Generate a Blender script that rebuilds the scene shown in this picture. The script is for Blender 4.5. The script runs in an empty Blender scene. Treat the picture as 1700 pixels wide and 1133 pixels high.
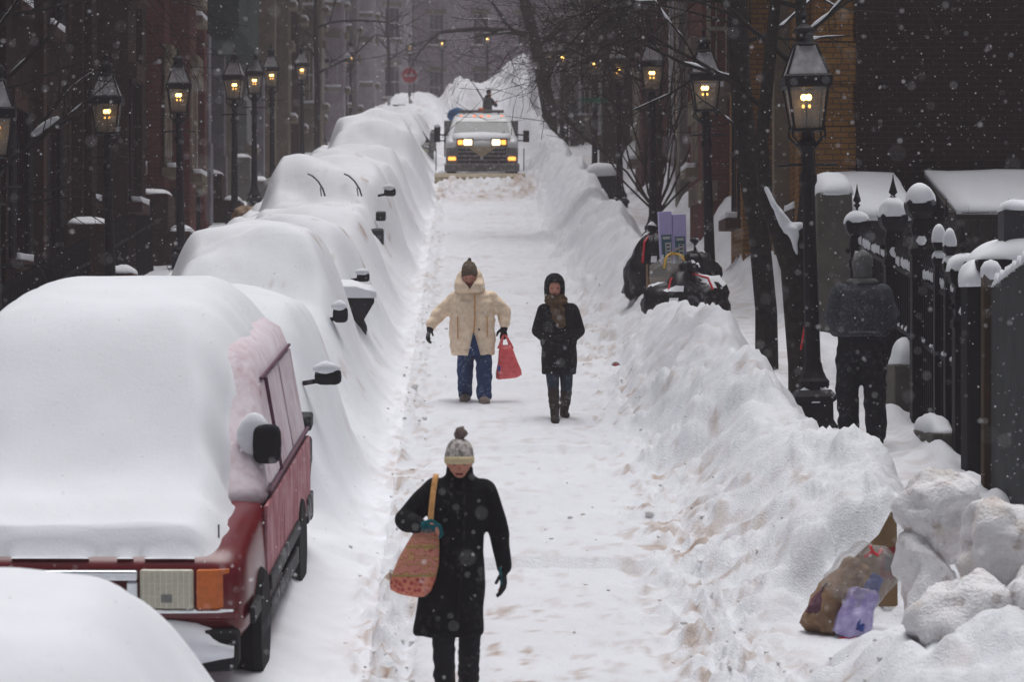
import bpy, bmesh, math, random
import numpy as np
from mathutils import Vector, Matrix, noise as mnoise

# ------------------------------------------------------------------ camera, sky, sun, exposure
S = bpy.context.scene
COL = S.collection
SLOPE = 0.102
def road_z(d): return -4.1 + SLOPE * d          # the street climbs about 10 %

cam_data = bpy.data.cameras.new("camera")
cam = bpy.data.objects.new("camera", cam_data); COL.objects.link(cam)
cam.location = (0, 0, 0); cam.rotation_euler = (math.radians(90), 0, 0)
cam_data.sensor_width = 36; cam_data.lens = 5000 / 1700 * 36
cam_data.shift_x = 0.05
cam_data.clip_start = 0.1; cam_data.clip_end = 1000
cam_data.dof.use_dof = True; cam_data.dof.focus_distance = 30; cam_data.dof.aperture_fstop = 4.5
S.camera = cam

W = bpy.data.worlds.new("World"); S.world = W; W.use_nodes = True
wn = W.node_tree; wn.nodes.clear()
wo = wn.nodes.new("ShaderNodeOutputWorld"); bg = wn.nodes.new("ShaderNodeBackground")
sky = wn.nodes.new("ShaderNodeTexSky"); sky.sky_type = 'NISHITA'; sky.sun_disc = False
SUN_EL, SUN_AZ = 80, 20
sky.sun_elevation = math.radians(SUN_EL); sky.sun_rotation = math.radians(SUN_AZ)
sky.air_density = 1.0; sky.dust_density = 6.0; sky.ozone_density = 1.0
hs = wn.nodes.new("ShaderNodeHueSaturation"); hs.inputs['Saturation'].default_value = 0.45
wn.links.new(sky.outputs[0], hs.inputs['Color']); wn.links.new(hs.outputs[0], bg.inputs['Color'])
bg.inputs['Strength'].default_value = 0.042
wn.links.new(bg.outputs[0], wo.inputs['Surface'])

sun = bpy.data.lights.new("sun", 'SUN'); sun.energy = 1.9; sun.angle = math.radians(45); sun.color = (.985, .985, 1.0)
so = bpy.data.objects.new("sun", sun); COL.objects.link(so)
az, el = math.radians(SUN_AZ), math.radians(SUN_EL)
sdir = Vector((math.sin(az) * math.cos(el), math.cos(az) * math.cos(el), math.sin(el)))
so.rotation_euler = (-sdir).to_track_quat('-Z', 'Y').to_euler(); so.location = (0, 0, 60)

S.view_settings.view_transform = 'Standard'; S.view_settings.look = 'None'
S.view_settings.exposure = 0.44; S.view_settings.gamma = 1; S.view_settings.use_curve_mapping = False
S.render.engine = 'CYCLES'
S.cycles.use_denoising = True
S.cycles.volume_bounces = 1; S.cycles.max_bounces = 6; S.cycles.diffuse_bounces = 3
S.cycles.transparent_max_bounces = 12; S.cycles.caustics_reflective = False; S.cycles.caustics_refractive = False

R = random.Random(7)
NP = np.random.RandomState(5)

# ------------------------------------------------------------------ materials
def srgb(r, g, b):
    f = lambda c: (c / 255 / 12.92) if c / 255 <= .04045 else ((c / 255 + .055) / 1.055) ** 2.4
    return (f(r), f(g), f(b), 1)
MATS = {}
class N:
    """tiny wrapper for building a node tree"""
    def __init__(s, name):
        s.m = bpy.data.materials.new(name); s.m.use_nodes = True
        s.t = s.m.node_tree; s.b = s.t.nodes["Principled BSDF"]; s.b.inputs['Roughness'].default_value = .7
        MATS[name] = s.m
    def n(s, typ, **kw):
        o = s.t.nodes.new("ShaderNode" + typ)
        for k, v in kw.items():
            if k in o.inputs: o.inputs[k].default_value = v
            else: setattr(o, k, v)
        return o
    def l(s, a, b): s.t.links.new(a, b)
    def base(s, sock): s.l(sock, s.b.inputs['Base Color'])
    def noise(s, scale, detail=4, rough=.6, coord=None):
        o = s.n("TexNoise"); o.inputs['Scale'].default_value = scale; o.inputs['Detail'].default_value = detail; o.inputs['Roughness'].default_value = rough
        if coord is not None: s.l(coord, o.inputs['Vector'])
        return o.outputs['Fac']
    def ramp(s, sock, stops):
        o = s.n("ValToRGB"); e = o.color_ramp.elements
        while len(e) < len(stops): e.new(.5)
        for i, (p, c) in enumerate(stops):
            e[i].position = p; e[i].color = c if len(c) == 4 else (*c, 1)
        s.l(sock, o.inputs['Fac']); return o.outputs['Color']
    def mix(s, fac, a, b, mode='MIX'):
        o = s.n("Mix", data_type='RGBA', blend_type=mode)
        for sk, v in ((o.inputs[0], fac), (o.inputs[6], a), (o.inputs[7], b)):
            if hasattr(v, 'is_linked'): s.l(v, sk)
            else: sk.default_value = v
        return o.outputs[2]
    def bump(s, sock, strength=.3, dist=.02):
        o = s.n("Bump"); o.inputs['Strength'].default_value = strength; o.inputs['Distance'].default_value = dist
        s.l(sock, o.inputs['Height']); s.l(o.outputs['Normal'], s.b.inputs['Normal'])
    def obj(s): return s.n("TexCoord").outputs['Object']
    def pos(s): return s.n("NewGeometry").outputs['Position']
W1 = (1, 1, 1, 1); K0 = (0, 0, 0, 1)

def mat_plain(name, col, rough=.7, metal=0, var=.25, scale=6, bump=0):
    a = N(name); c = (*col[:3], 1)
    f = a.noise(scale, 5, .65, a.obj())
    dk = tuple(v * (1 - var) for v in c[:3]) + (1,); lt = tuple(min(1, v * (1 + var)) for v in c[:3]) + (1,)
    a.base(a.ramp(f, [(.3, dk), (.7, lt)]))
    a.b.inputs['Roughness'].default_value = rough; a.b.inputs['Metallic'].default_value = metal
    if rough > .65: a.b.inputs['Specular IOR Level'].default_value = .12
    if bump: a.bump(a.noise(scale * 4, 4, .6, a.obj()), bump)
    return a.m
def mat_snow(name, col=(.785, .795, .835), dirt=False, gs=60, bs=.35):
    a = N(name); p = a.pos()
    f = a.noise(1.3, 5, .6, p)
    c = a.ramp(f, [(.3, tuple(v * .93 for v in col)), (.7, col)])
    if dirt:
        at = a.n("Attribute", attribute_name='dirt')
        br = a.ramp(a.noise(9, 4, .6, p), [(.3, srgb(150, 124, 104)), (.7, srgb(196, 178, 166))])
        c = a.mix(at.outputs['Fac'], c, br)
    a.base(c); a.b.inputs['Roughness'].default_value = .85
    a.b.inputs['Specular IOR Level'].default_value = .2
    h = a.n("Math", operation='ADD'); a.l(a.noise(gs, 3, .7, p), h.inputs[0]); a.l(a.noise(9, 4, .6, p), h.inputs[1])
    a.bump(h.outputs[0], bs, .03)
    return a.m
def mat_brick(name, c1, c2, mortar, bw=.21, bh=.075, dirt=.5):
    a = N(name); g = a.n("NewGeometry"); sp = a.n("SeparateXYZ"); a.l(g.outputs['Position'], sp.inputs[0])
    sn = a.n("SeparateXYZ"); a.l(g.outputs['Normal'], sn.inputs[0])
    ab = a.n("Math", operation='ABSOLUTE'); a.l(sn.outputs[0], ab.inputs[0])
    gt = a.n("Math", operation='GREATER_THAN'); a.l(ab.outputs[0], gt.inputs[0]); gt.inputs[1].default_value = .5
    mx = a.n("Mix", data_type='FLOAT'); a.l(gt.outputs[0], mx.inputs[0]); a.l(sp.outputs[0], mx.inputs[2]); a.l(sp.outputs[1], mx.inputs[3])
    cb = a.n("CombineXYZ"); a.l(mx.outputs[0], cb.inputs[0]); a.l(sp.outputs[2], cb.inputs[1])
    b = a.n("TexBrick"); a.l(cb.outputs[0], b.inputs['Vector'])
    b.inputs['Color1'].default_value = (*c1[:3], 1); b.inputs['Color2'].default_value = (*c2[:3], 1); b.inputs['Mortar'].default_value = (*mortar[:3], 1)
    b.inputs['Scale'].default_value = 1; b.inputs['Brick Width'].default_value = bw; b.inputs['Row Height'].default_value = bh; b.inputs['Mortar Size'].default_value = .008
    f = a.noise(.7, 6, .7, g.outputs['Position'])
    c = a.mix(dirt, b.outputs['Color'], a.ramp(f, [(.3, (.35, .33, .33)), (.7, W1)]), 'MULTIPLY')
    a.base(c); a.b.inputs['Roughness'].default_value = .95; a.b.inputs['Specular IOR Level'].default_value = .08; a.bump(b.outputs['Fac'], -.4, .01)
    return a.m
def mat_dusted(name, col, amount=.5, scale=35, rough=.85, snow=(.55, .55, .58), streak=False):
    """coloured surface with snow stuck to it"""
    a = N(name); o = a.obj()
    if streak:
        mp = a.n("Mapping"); mp.inputs['Scale'].default_value = (1, 1, .18); a.l(o, mp.inputs['Vector']); o = mp.outputs[0]
    f1 = a.noise(scale, 3, .6, o); f2 = a.noise(scale * .12, 4, .6, o)
    m = a.n("Math", operation='MULTIPLY'); a.l(a.ramp(f1, [(.5, K0), (.72, W1)]), m.inputs[0]); a.l(a.ramp(f2, [(.62 - .4 * amount, K0), (.85 - .3 * amount, W1)]), m.inputs[1])
    dk = tuple(v * .8 for v in col[:3]) + (1,)
    a.base(a.mix(m.outputs[0], a.ramp(f2, [(.3, dk), (.7, (*col[:3], 1))]), (*snow, 1)))
    a.b.inputs['Roughness'].default_value = rough; a.b.inputs['Specular IOR Level'].default_value = .15
    a.bump(a.noise(scale * .5, 4, .6, o), .3, .01)
    return a.m
def mat_emit(name, col, st):
    a = N(name); a.b.inputs['Base Color'].default_value = (*col, 1); a.b.inputs['Emission Color'].default_value = (*col, 1); a.b.inputs['Emission Strength'].default_value = st
    return a.m

mat_snow('snow'); mat_snow('snow_dirty', dirt=True, bs=.6); mat_snow('snow_bank', dirt=True, gs=22, bs=.15); mat_snow('snow_smooth', (.785, .795, .835), gs=45, bs=.13)
mat_snow('snow_grey', (.80, .785, .78))
a = N('flake'); a.b.inputs['Base Color'].default_value = (.9, .9, .92, 1)
mat_brick('brick_dark', (.042, .019, .015), (.029, .014, .012), (.032, .027, .024))
mat_brick('brick_red', (.20, .060, .048), (.14, .042, .036), (.12, .085, .075))
mat_brick('brick_brown', (.065, .036, .028), (.046, .026, .022), (.055, .045, .04))
mat_brick('brick_orange', (.27, .135, .03), (.20, .09, .02), (.09, .06, .035))
mat_brick('brick_plum', (.16, .066, .06), (.11, .046, .044), (.11, .085, .08))
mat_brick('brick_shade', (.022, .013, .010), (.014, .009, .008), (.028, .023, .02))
for nm, c in (('hazed_mauve', (.34, .29, .33)), ('hazed_grey', (.40, .37, .40)), ('stone_grey', (.19, .18, .17)), ('stone_tan', (.17, .14, .10)), ('brownstone', (.054, .028, .022)), ('granite', (.10, .092, .08)), ('granite_dark', (.055, .052, .046)),  # the two far-house tones are paled, with distance haze put into their colour
              ('paint_greengrey', (.17, .18, .17)), ('paint_lilac', (.21, .20, .22)), ('copper', (.045, .068, .062)), ('paint_cream', (.30, .27, .21)), ('paint_black', (.012, .012, .014)),
              ('paint_white', (.5, .5, .5)), ('wood_dark', (.045, .05, .052)), ('wood_brown', (.06, .04, .025)), ('rubber', (.014, .014, .014)), ('plastic_black', (.018, .018, .02)),
              ('cardboard', (.22, .14, .075)), ('bin_grey', (.22, .22, .21)), ('shed_wall', (.05, .045, .04)), ('shrub', (.03, .038, .028)), ('fence_white', (.4, .4, .4))):
    mat_plain(nm, c, .85, 0, .25, 3, .15)
mat_plain('iron', (.008, .008, .009), .6, 0, .4, 12, .3); MATS['iron'].node_tree.nodes['Principled BSDF'].inputs['Specular IOR Level'].default_value = .2
mat_plain('bark', (.026, .024, .021), .95, 0, .45, 14, .8)
mat_plain('bark_brown', (.04, .028, .023), .95, 0, .35, 14, .5)
mat_plain('chrome', (.62, .64, .66), .25, .75, .08, 4)
mat_plain('red_paint', srgb(98, 3, 13), .3, 0, .12, 3)
mat_plain('red_sign', srgb(158, 52, 56), .5, 0, .1, 3)
mat_plain('green_sign', (.01, .16, .09), .5, 0, .1, 3)
mat_plain('blue_cloth', srgb(40, 95, 140), .8, 0, .25, 3)
mat_plain('red_tie', srgb(200, 22, 38), .5, 0, .2, 20)
mat_plain('yellow_tie', srgb(205, 160, 40), .5, 0, .2, 20)
mat_plain('amber', srgb(190, 92, 8), .2, 0, .2, 30)
mat_plain('lens', srgb(185, 180, 160), .12, 0, .12, 40)
mat_plain('skin', srgb(186, 128, 108), .6, 0, .1, 20)
mat_plain('lips', srgb(140, 60, 58), .5, 0, .1, 20)
mat_plain('eye_dark', (.02, .015, .012), .3, 0, .1, 20)
mat_plain('yellow_steel', srgb(168, 152, 124), .6, 0, .3, 10)
mat_plain('pale_lilac', srgb(176, 166, 214), .5, 0, .06, 4)
mat_plain('teal_print', srgb(44, 92, 104), .5, 0, .15, 12)
mat_plain('ink', (.02, .02, .025), .6)
mat_plain('truck_white', (.66, .67, .69), .35, 0, .1, 3)
mat_plain('hair', (.06, .045, .035), .8, 0, .3, 40)
def mat_frost(name, c0, c1, c2):
    a = N(name); o = a.obj(); mp = a.n("Mapping"); mp.inputs['Scale'].default_value = (1, 1, .2); a.l(o, mp.inputs['Vector'])
    f = a.noise(16, 5, .7, mp.outputs[0]); g = a.noise(2.2, 4, .6, o)
    m = a.n("Math", operation='ADD'); a.l(f, m.inputs[0]); a.l(g, m.inputs[1]); h = a.n("Math", operation='MULTIPLY'); a.l(m.outputs[0], h.inputs[0]); h.inputs[1].default_value = .5
    a.base(a.ramp(h.outputs[0], [(.34, c0), (.5, c1), (.66, c2)])); a.b.inputs['Roughness'].default_value = .8; a.bump(f, .25, .01)
mat_frost('pink_frost', srgb(120, 44, 54), srgb(168, 106, 114), srgb(200, 168, 174))
mat_frost('glass_frost', srgb(166, 132, 140), srgb(204, 188, 194), srgb(222, 214, 220))
mat_frost('rim_frost', srgb(190, 164, 170), srgb(212, 200, 206), srgb(224, 218, 224))
mat_dusted('black_coat', (.006, .006, .007), .42, 30, .95, (.07, .07, .075))
mat_dusted('dark_coat', (.010, .010, .011), .5, 34, .95, (.13, .13, .135))
mat_dusted('grey_jacket', (.042, .047, .057), .9, 44, .9, (.12, .125, .14))
mat_dusted('dark_jeans', (.012, .013, .016), .45, 24, .9, (.10, .10, .11))
mat_dusted('blue_jeans', srgb(44, 63, 100), .45, 30, .9, (.3, .33, .4))
mat_dusted('slate_jeans', srgb(48, 58, 72), .5, 30, .9, (.3, .3, .33))
mat_dusted('boot_brown', (.042, .032, .026), .5, 30, .8, (.25, .24, .23))
mat_dusted('boot_black', (.011, .011, .012), .4, 30, .7, (.12, .12, .12))
mat_dusted('grey_hood', (.10, .10, .10), .7, 40, .9, (.25, .25, .26))
mat_dusted('truck_grille', (.17, .17, .168), .9, 12, .8, (.42, .41, .41))
mat_dusted('dark_car', (.03, .034, .036), .5, 14, .6, (.5, .5, .52))
mat_dusted('bag_black', (.013, .013, .014), .35, 14, .35, (.5, .5, .52))
a = N('cream_coat'); o = a.obj()
sp = a.n("SeparateXYZ"); a.l(o, sp.inputs[0]); wv = a.n("TexWave", wave_type='BANDS', bands_direction='Z'); a.l(o, wv.inputs['Vector'])
wv.inputs['Scale'].default_value = 2.9; wv.inputs['Distortion'].default_value = 1.2; wv.inputs['Detail'].default_value = 2
a.base(a.ramp(a.noise(26, 4, .6, o), [(.3, srgb(228, 200, 168)), (.75, srgb(250, 230, 206))])); a.b.inputs['Roughness'].default_value = .75
h = a.n("Math", operation='ADD'); a.l(wv.outputs['Fac'], h.inputs[0]); a.l(a.noise(22, 4, .6, o), h.inputs[1]); a.bump(h.outputs[0], .5, .014)
a = N('knit'); o = a.obj()
sp = a.n("SeparateXYZ"); a.l(o, sp.inputs[0])
a.base(a.ramp(a.noise(30, 3, .6, o), [(.40, srgb(112, 106, 104)), (.56, srgb(186, 178, 172))])); a.bump(a.noise(80, 3, .6, o), .6, .01)
mat_plain('knit_cream', srgb(214, 196, 158), .9, 0, .12, 60, .5)
mat_plain('knit_olive', srgb(104, 92, 76), .9, 0, .4, 50, .6)
mat_plain('fur_grey', srgb(132, 118, 112), .95, 0, .35, 60, .8)
mat_plain('scarf', srgb(96, 76, 56), .95, 0, .45, 22, .8)
mat_plain('glove_dark', (.014, .015, .016), .8, 0, .3, 30, .3)
mat_plain('glove_teal', (.004, .09, .105), .8, 0, .3, 30, .3)
mat_plain('shoe_grey', srgb(120, 108, 102), .8, 0, .3, 20, .3)
a = N('coral_bag'); a.base(a.ramp(a.noise(16, 4, .7, a.obj()), [(.3, srgb(206, 66, 72)), (.7, srgb(240, 112, 112))])); a.b.inputs['Roughness'].default_value = .35
a.b.inputs['Subsurface Weight'].default_value = 0; a.bump(a.noise(10, 4, .6, a.obj()), .8, .03)
a = N('paisley'); o = a.obj()
wv = a.n("TexWave", wave_type='RINGS'); a.l(o, wv.inputs['Vector']); wv.inputs['Scale'].default_value = 6; wv.inputs['Distortion'].default_value = 9; wv.inputs['Detail'].default_value = 2; wv.inputs['Detail Scale'].default_value = 2.5
c1 = a.ramp(wv.outputs['Fac'], [(.0, srgb(196, 132, 112)), (.55, srgb(188, 114, 102)), (.72, srgb(146, 44, 58)), (.9, srgb(188, 146, 96))])
sp = a.n("SeparateXYZ"); a.l(o, sp.inputs[0])
def band(z0, z1, col, cin):
    g = a.n("Math", operation='GREATER_THAN'); a.l(sp.outputs[2], g.inputs[0]); g.inputs[1].default_value = z0
    l2 = a.n("Math", operation='LESS_THAN'); a.l(sp.outputs[2], l2.inputs[0]); l2.inputs[1].default_value = z1
    m = a.n("Math", operation='MULTIPLY'); a.l(g.outputs[0], m.inputs[0]); a.l(l2.outputs[0], m.inputs[1])
    return a.mix(m.outputs[0], cin, col)
vt = a.n("TexVoronoi"); vt.inputs['Scale'].default_value = 34; a.l(o, vt.inputs['Vector'])
c1 = band(-.40, -.285, a.ramp(vt.outputs['Distance'], [(.25, srgb(160, 52, 56)), (.6, srgb(204, 124, 96))]), c1)
for z0, z1 in ((-.285, -.272), (-.115, -.103)): c1 = band(z0, z1, srgb(150, 130, 70), c1)
a.base(c1); a.bump(a.noise(30, 3, .6, o), .3, .01)
mat_plain('strap_ochre', srgb(200, 150, 96), .85, 0, .3, 30, .2)
# glass: dark, glossy
a = N('pane'); a.base(a.ramp(a.noise(.8, 3, .5, a.pos()), [(.35, (.012, .013, .015)), (.65, (.05, .052, .055))])); a.b.inputs['Roughness'].default_value = .12
a = N('windscreen'); a.base(a.ramp(a.noise(3, 4, .6, a.obj()), [(.3, (.03, .04, .04)), (.7, (.08, .09, .09))])); a.b.inputs['Roughness'].default_value = .3
a = N('lantern_glass'); a.b.inputs['Roughness'].default_value = .25; a.b.inputs['Alpha'].default_value = .36
a.base(a.ramp(a.noise(12, 4, .6, a.obj()), [(.3, (.22, .22, .21)), (.7, (.38, .38, .37))]))
a = N('lantern_roof'); a.b.inputs['Roughness'].default_value = .6; a.base(a.ramp(a.noise(9, 4, .6, a.obj()), [(.3, (.20, .19, .20)), (.7, (.42, .41, .42))]))
mat_emit('mantle', (1, .56, .13), 12); mat_emit('mantle_small', (1, .5, .1), 3)
mat_emit('headlamp_on', (1, .80, .50), 2.6); mat_emit('signal_on', (1, .36, .06), 2.0); mat_emit('marker_on', (1, .25, .08), 1.2)
a = N('clear_bag'); a.base(a.ramp(a.noise(14, 4, .7, a.obj()), [(.3, (.3, .28, .25)), (.7, (.62, .6, .6))])); a.b.inputs['Alpha'].default_value = .28; a.b.inputs['Roughness'].default_value = .15; a.bump(a.noise(20, 4, .7, a.obj()), .8, .02)
a = N('paper_bag'); a.base(a.ramp(a.noise(8, 4, .7, a.obj()), [(.3, srgb(112, 84, 60)), (.7, srgb(158, 128, 98))])); a.bump(a.noise(12, 4, .7, a.obj()), .8, .02)
a = N('lilac_bag'); a.base(a.ramp(a.noise(9, 4, .7, a.obj()), [(.3, srgb(126, 112, 170)), (.7, srgb(196, 188, 226))])); a.b.inputs['Roughness'].default_value = .3; a.bump(a.noise(14, 4, .7, a.obj()), .8, .02)
mat_plain('blue_print', srgb(48, 70, 140), .4, 0, .2, 10); mat_plain('plum_print', srgb(84, 44, 62), .6, 0, .3, 14); mat_plain('red_print', srgb(120, 24, 26), .6, 0, .3, 20)

# ------------------------------------------------------------------ mesh helpers
class MB:
    def __init__(s): s.bm = bmesh.new()
    def face(s, pts):
        try: s.bm.faces.new([s.bm.verts.new(p) for p in pts])
        except ValueError: pass
        return s
    def bx(s, x0, x1, y0, y1, z0, z1, M=None):
        P = [Vector(p) for p in ((x0, y0, z0), (x1, y0, z0), (x1, y1, z0), (x0, y1, z0), (x0, y0, z1), (x1, y0, z1), (x1, y1, z1), (x0, y1, z1))]
        if M is not None: P = [M @ p for p in P]
        v = [s.bm.verts.new(p) for p in P]
        for f in ((3, 2, 1, 0), (4, 5, 6, 7), (0, 1, 5, 4), (1, 2, 6, 5), (2, 3, 7, 6), (3, 0, 4, 7)): s.bm.faces.new([v[i] for i in f])
        return s
    def loft(s, rings, cap=True, closed=True):
        R_ = [[s.bm.verts.new(p) for p in r] for r in rings]; n = len(R_[0])
        for a_, b_ in zip(R_, R_[1:]):
            for i in range(n if closed else n - 1):
                j = (i + 1) % n
                try: s.bm.faces.new((a_[i], a_[j], b_[j], b_[i]))
                except ValueError: pass
        if cap and closed:
            for r in (list(reversed(R_[0])), R_[-1]):
                try: s.bm.faces.new(r)
                except ValueError: pass
        return s
    def tube(s, pts, rad, n=8, cap=True):
        pts = [Vector(p) for p in pts]
        if not hasattr(rad, '__len__'): rad = [rad] * len(pts)
        rings = []; up = None
        for i, p in enumerate(pts):
            t = (pts[min(i + 1, len(pts) - 1)] - pts[max(i - 1, 0)])
            if t.length < 1e-9: t = Vector((0, 0, 1))
            t.normalize()
            if up is None:
                up = t.orthogonal().normalized()
            else:
                up = (up - t * up.dot(t))
                if up.length < 1e-6: up = t.orthogonal()
                up.normalize()
            w = t.cross(up)
            rings.append([p + (up * math.cos(2 * math.pi * k / n) + w * math.sin(2 * math.pi * k / n)) * rad[i] for k in range(n)])
        return s.loft(rings, cap)
    def lathe(s, prof, c=(0, 0, 0), n=12, ph=0, sq=(1, 1)):
        c = Vector(c)
        return s.loft([[c + Vector((r * sq[0] * math.cos(ph + 2 * math.pi * k / n), r * sq[1] * math.sin(ph + 2 * math.pi * k / n), z)) for k in range(n)] for r, z in prof])
    def sq(s, prof, c=(0, 0, 0)):          # square section lathe, r = half side
        return s.lathe([(r * math.sqrt(2), z) for r, z in prof], c, 4, math.pi / 4)
    def ell(s, c, r, n=14, M=None):
        if not hasattr(r, '__len__'): r = (r, r, r)
        c = Vector(c); rings = []
        for i in range(n // 2 + 1):
            a_ = math.pi * i / (n // 2); rr = max(math.sin(a_), .02); z = -math.cos(a_)
            ring = [Vector((r[0] * rr * math.cos(2 * math.pi * k / n), r[1] * rr * math.sin(2 * math.pi * k / n), r[2] * z)) for k in range(n)]
            if M is not None: ring = [M @ p for p in ring]
            rings.append([c + p for p in ring])
        return s.loft(rings)
    def cap(s, p0, p1, r0, r1, n=12):      # tapered capsule
        p0, p1 = Vector(p0), Vector(p1); d = (p1 - p0); L = d.length; t = d / L; u = t.orthogonal().normalized(); w = t.cross(u); rings = []
        for c, r, a0, a1 in ((p0, r0, -90, 0), (p1, r1, 0, 90)):
            for k in range(5):
                a_ = math.radians(a0 + (a1 - a0) * k / 4); rr = max(math.cos(a_), .03) * r; cc = c + t * math.sin(a_) * r
                rings.append([cc + (u * math.cos(2 * math.pi * i / n) + w * math.sin(2 * math.pi * i / n)) * rr for i in range(n)])
        return s.loft(rings)
    def ol(s, secs, n=24, p=2.0):          # vertical loft of ellipses (z, cx, cy, rx, ry)
        def se(c): return math.copysign(abs(c) ** (2 / p), c)
        return s.loft([[Vector((cx + rx * se(math.cos(2 * math.pi * k / n)), cy + ry * se(math.sin(2 * math.pi * k / n)), z)) for k in range(n)] for z, cx, cy, rx, ry in secs])
    def noise(s, amp, freq, seed=0):
        off = Vector((seed * 3.7, seed * 1.3, seed * 7.1)); s.bm.normal_update()
        for v in s.bm.verts: v.co += v.normal * mnoise.noise(v.co * freq + off) * amp
        return s
    def build(s, name, mat, parent=None, smooth=False, loc=None, bevel=0, remesh=0, sm=0, fold=None, sub=0, rot=None):
        bmesh.ops.recalc_face_normals(s.bm, faces=s.bm.faces)
        me = bpy.data.meshes.new(name); s.bm.to_mesh(me); s.bm.free()
        o = bpy.data.objects.new(name, me); COL.objects.link(o)
        mods = False
        if bevel:
            b = o.modifiers.new("b", 'BEVEL'); b.width = bevel; b.segments = 2; b.limit_method = 'ANGLE'; b.angle_limit = math.radians(40); mods = True
        if sub:
            b = o.modifiers.new("s", 'SUBSURF'); b.levels = sub; b.render_levels = sub; mods = True
        if remesh:
            b = o.modifiers.new("r", 'REMESH'); b.mode = 'VOXEL'; b.voxel_size = remesh; mods = True
            if sm: q = o.modifiers.new("q", 'SMOOTH'); q.factor = .5; q.iterations = sm
        if mods:
            dg = bpy.context.evaluated_depsgraph_get(); me2 = bpy.data.meshes.new_from_object(o.evaluated_get(dg)); o.modifiers.clear(); o.data = me2; bpy.data.meshes.remove(me); me = me2; me.name = name
        if fold:
            amp, fr = fold; nv = len(me.vertices); nn = [v.normal.copy() for v in me.vertices]
            for v, q in zip(me.vertices, nn): v.co += q * amp * mnoise.noise(Vector((v.co.x * fr[0], v.co.y * fr[1], v.co.z * fr[2])))
        me.materials.clear(); me.materials.append(MATS[mat])
        if smooth: me.polygons.foreach_set('use_smooth', [True] * len(me.polygons))
        if parent is not None: o.parent = parent
        if loc is not None: o.location = loc
        if rot is not None: o.rotation_euler = rot
        return o
def top_snow(o, seed, thr=.5, cut=.0, fr=4, th=.025, parent=None):
    """snow lying on the upward faces of a mesh"""
    b = bmesh.new(); b.from_mesh(o.data); b.normal_update(); off = Vector((seed * 2.3, seed, 0))
    bmesh.ops.delete(b, geom=[f for f in b.faces if f.normal.z < thr + .25 * mnoise.noise(f.calc_center_median() * fr * 2 + off) or mnoise.noise(f.calc_center_median() * fr + off) < cut], context='FACES')
    if not b.faces: b.free(); return
    b.normal_update(); bd = {v for e in b.edges if e.is_boundary for v in e.verts}
    for v in b.verts:
        if v not in bd: v.co += Vector((v.normal.x * .3, v.normal.y * .3, 1)) * th
        else: v.co += v.normal * .002
    me = bpy.data.meshes.new('snow_cap'); b.to_mesh(me); b.free(); q = bpy.data.objects.new('snow_cap', me); COL.objects.link(q); me.materials.append(MATS['snow_smooth']); me.polygons.foreach_set('use_smooth', [True] * len(me.polygons))
    q.parent = parent or o; return q
def tag(o, label, cat, group=None):
    o['label'] = label; o['category'] = cat
    if group: o['group'] = group
    return o
def thing(name, loc, label, cat, group=None, rz=0, rx=0):
    o = bpy.data.objects.new(name, None); COL.objects.link(o); o.location = loc; o.rotation_euler = (rx, 0, rz); o.empty_display_size = .2
    return tag(o, label, cat, group)
KIDS = {}
def copy_tree(o, parent=None):
    c = o.copy(); COL.objects.link(c)
    if parent is not None: c.parent = parent
    for ch in list(o.children): copy_tree(ch, c)
    return c
def structure(o): o['kind'] = 'structure'; return o
def stuff(o): o['kind'] = 'stuff'; return o
TEXT_N = 0
def text_mesh(name, body, size, mat, parent, loc, rot=(math.pi / 2, 0, 0), ext=.002):
    cu = bpy.data.curves.new(name, 'FONT'); cu.body = body; cu.size = size; cu.align_x = 'CENTER'; cu.align_y = 'CENTER'; cu.extrude = ext
    o = bpy.data.objects.new(name, cu); COL.objects.link(o)
    dg = bpy.context.evaluated_depsgraph_get(); dg.update(); me = bpy.data.meshes.new_from_object(o.evaluated_get(dg)); COL.objects.unlink(o); bpy.data.objects.remove(o)
    q = bpy.data.objects.new(name, me); COL.objects.link(q); me.materials.clear(); me.materials.append(MATS[mat]); q.parent = parent; q.location = loc; q.rotation_euler = rot
    return q

# ------------------------------------------------------------------ terrain: snowed street, banks, pavements
def _hash(ix, iy, seed):
    h = (ix.astype(np.int64) * 374761393 + iy.astype(np.int64) * 668265263 + seed * 974634533) & 0xffffffff
    h = ((h ^ (h >> 13)) * 1274126177) & 0xffffffff
    return ((h ^ (h >> 16)) & 0xffff) / 65535.0
def vnoise(x, y, seed=0):
    ix = np.floor(x); iy = np.floor(y); fx = x - ix; fy = y - iy
    fx = fx * fx * fx * (fx * (fx * 6 - 15) + 10); fy = fy * fy * fy * (fy * (fy * 6 - 15) + 10)
    a_, b_, c_, d_ = _hash(ix, iy, seed), _hash(ix + 1, iy, seed), _hash(ix, iy + 1, seed), _hash(ix + 1, iy + 1, seed)
    return (a_ * (1 - fx) + b_ * fx) * (1 - fy) + (c_ * (1 - fx) + d_ * fx) * fy - .5
def fbm(x, y, seed=0, oct=4, g=.55):
    t = 0; a_ = 1
    ca, sa = math.cos(.6), math.sin(.6)
    for k in range(oct):
        t = t + a_ * vnoise(x, y, seed + k * 17); x, y = (x * ca - y * sa) * 2.03 + 5.3, (x * sa + y * ca) * 2.03 - 2.1; a_ *= g
    return t
def ss(a_, b_, x):
    t = np.clip((x - a_) / (b_ - a_), 0, 1); return t * t * (3 - 2 * t)
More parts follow.
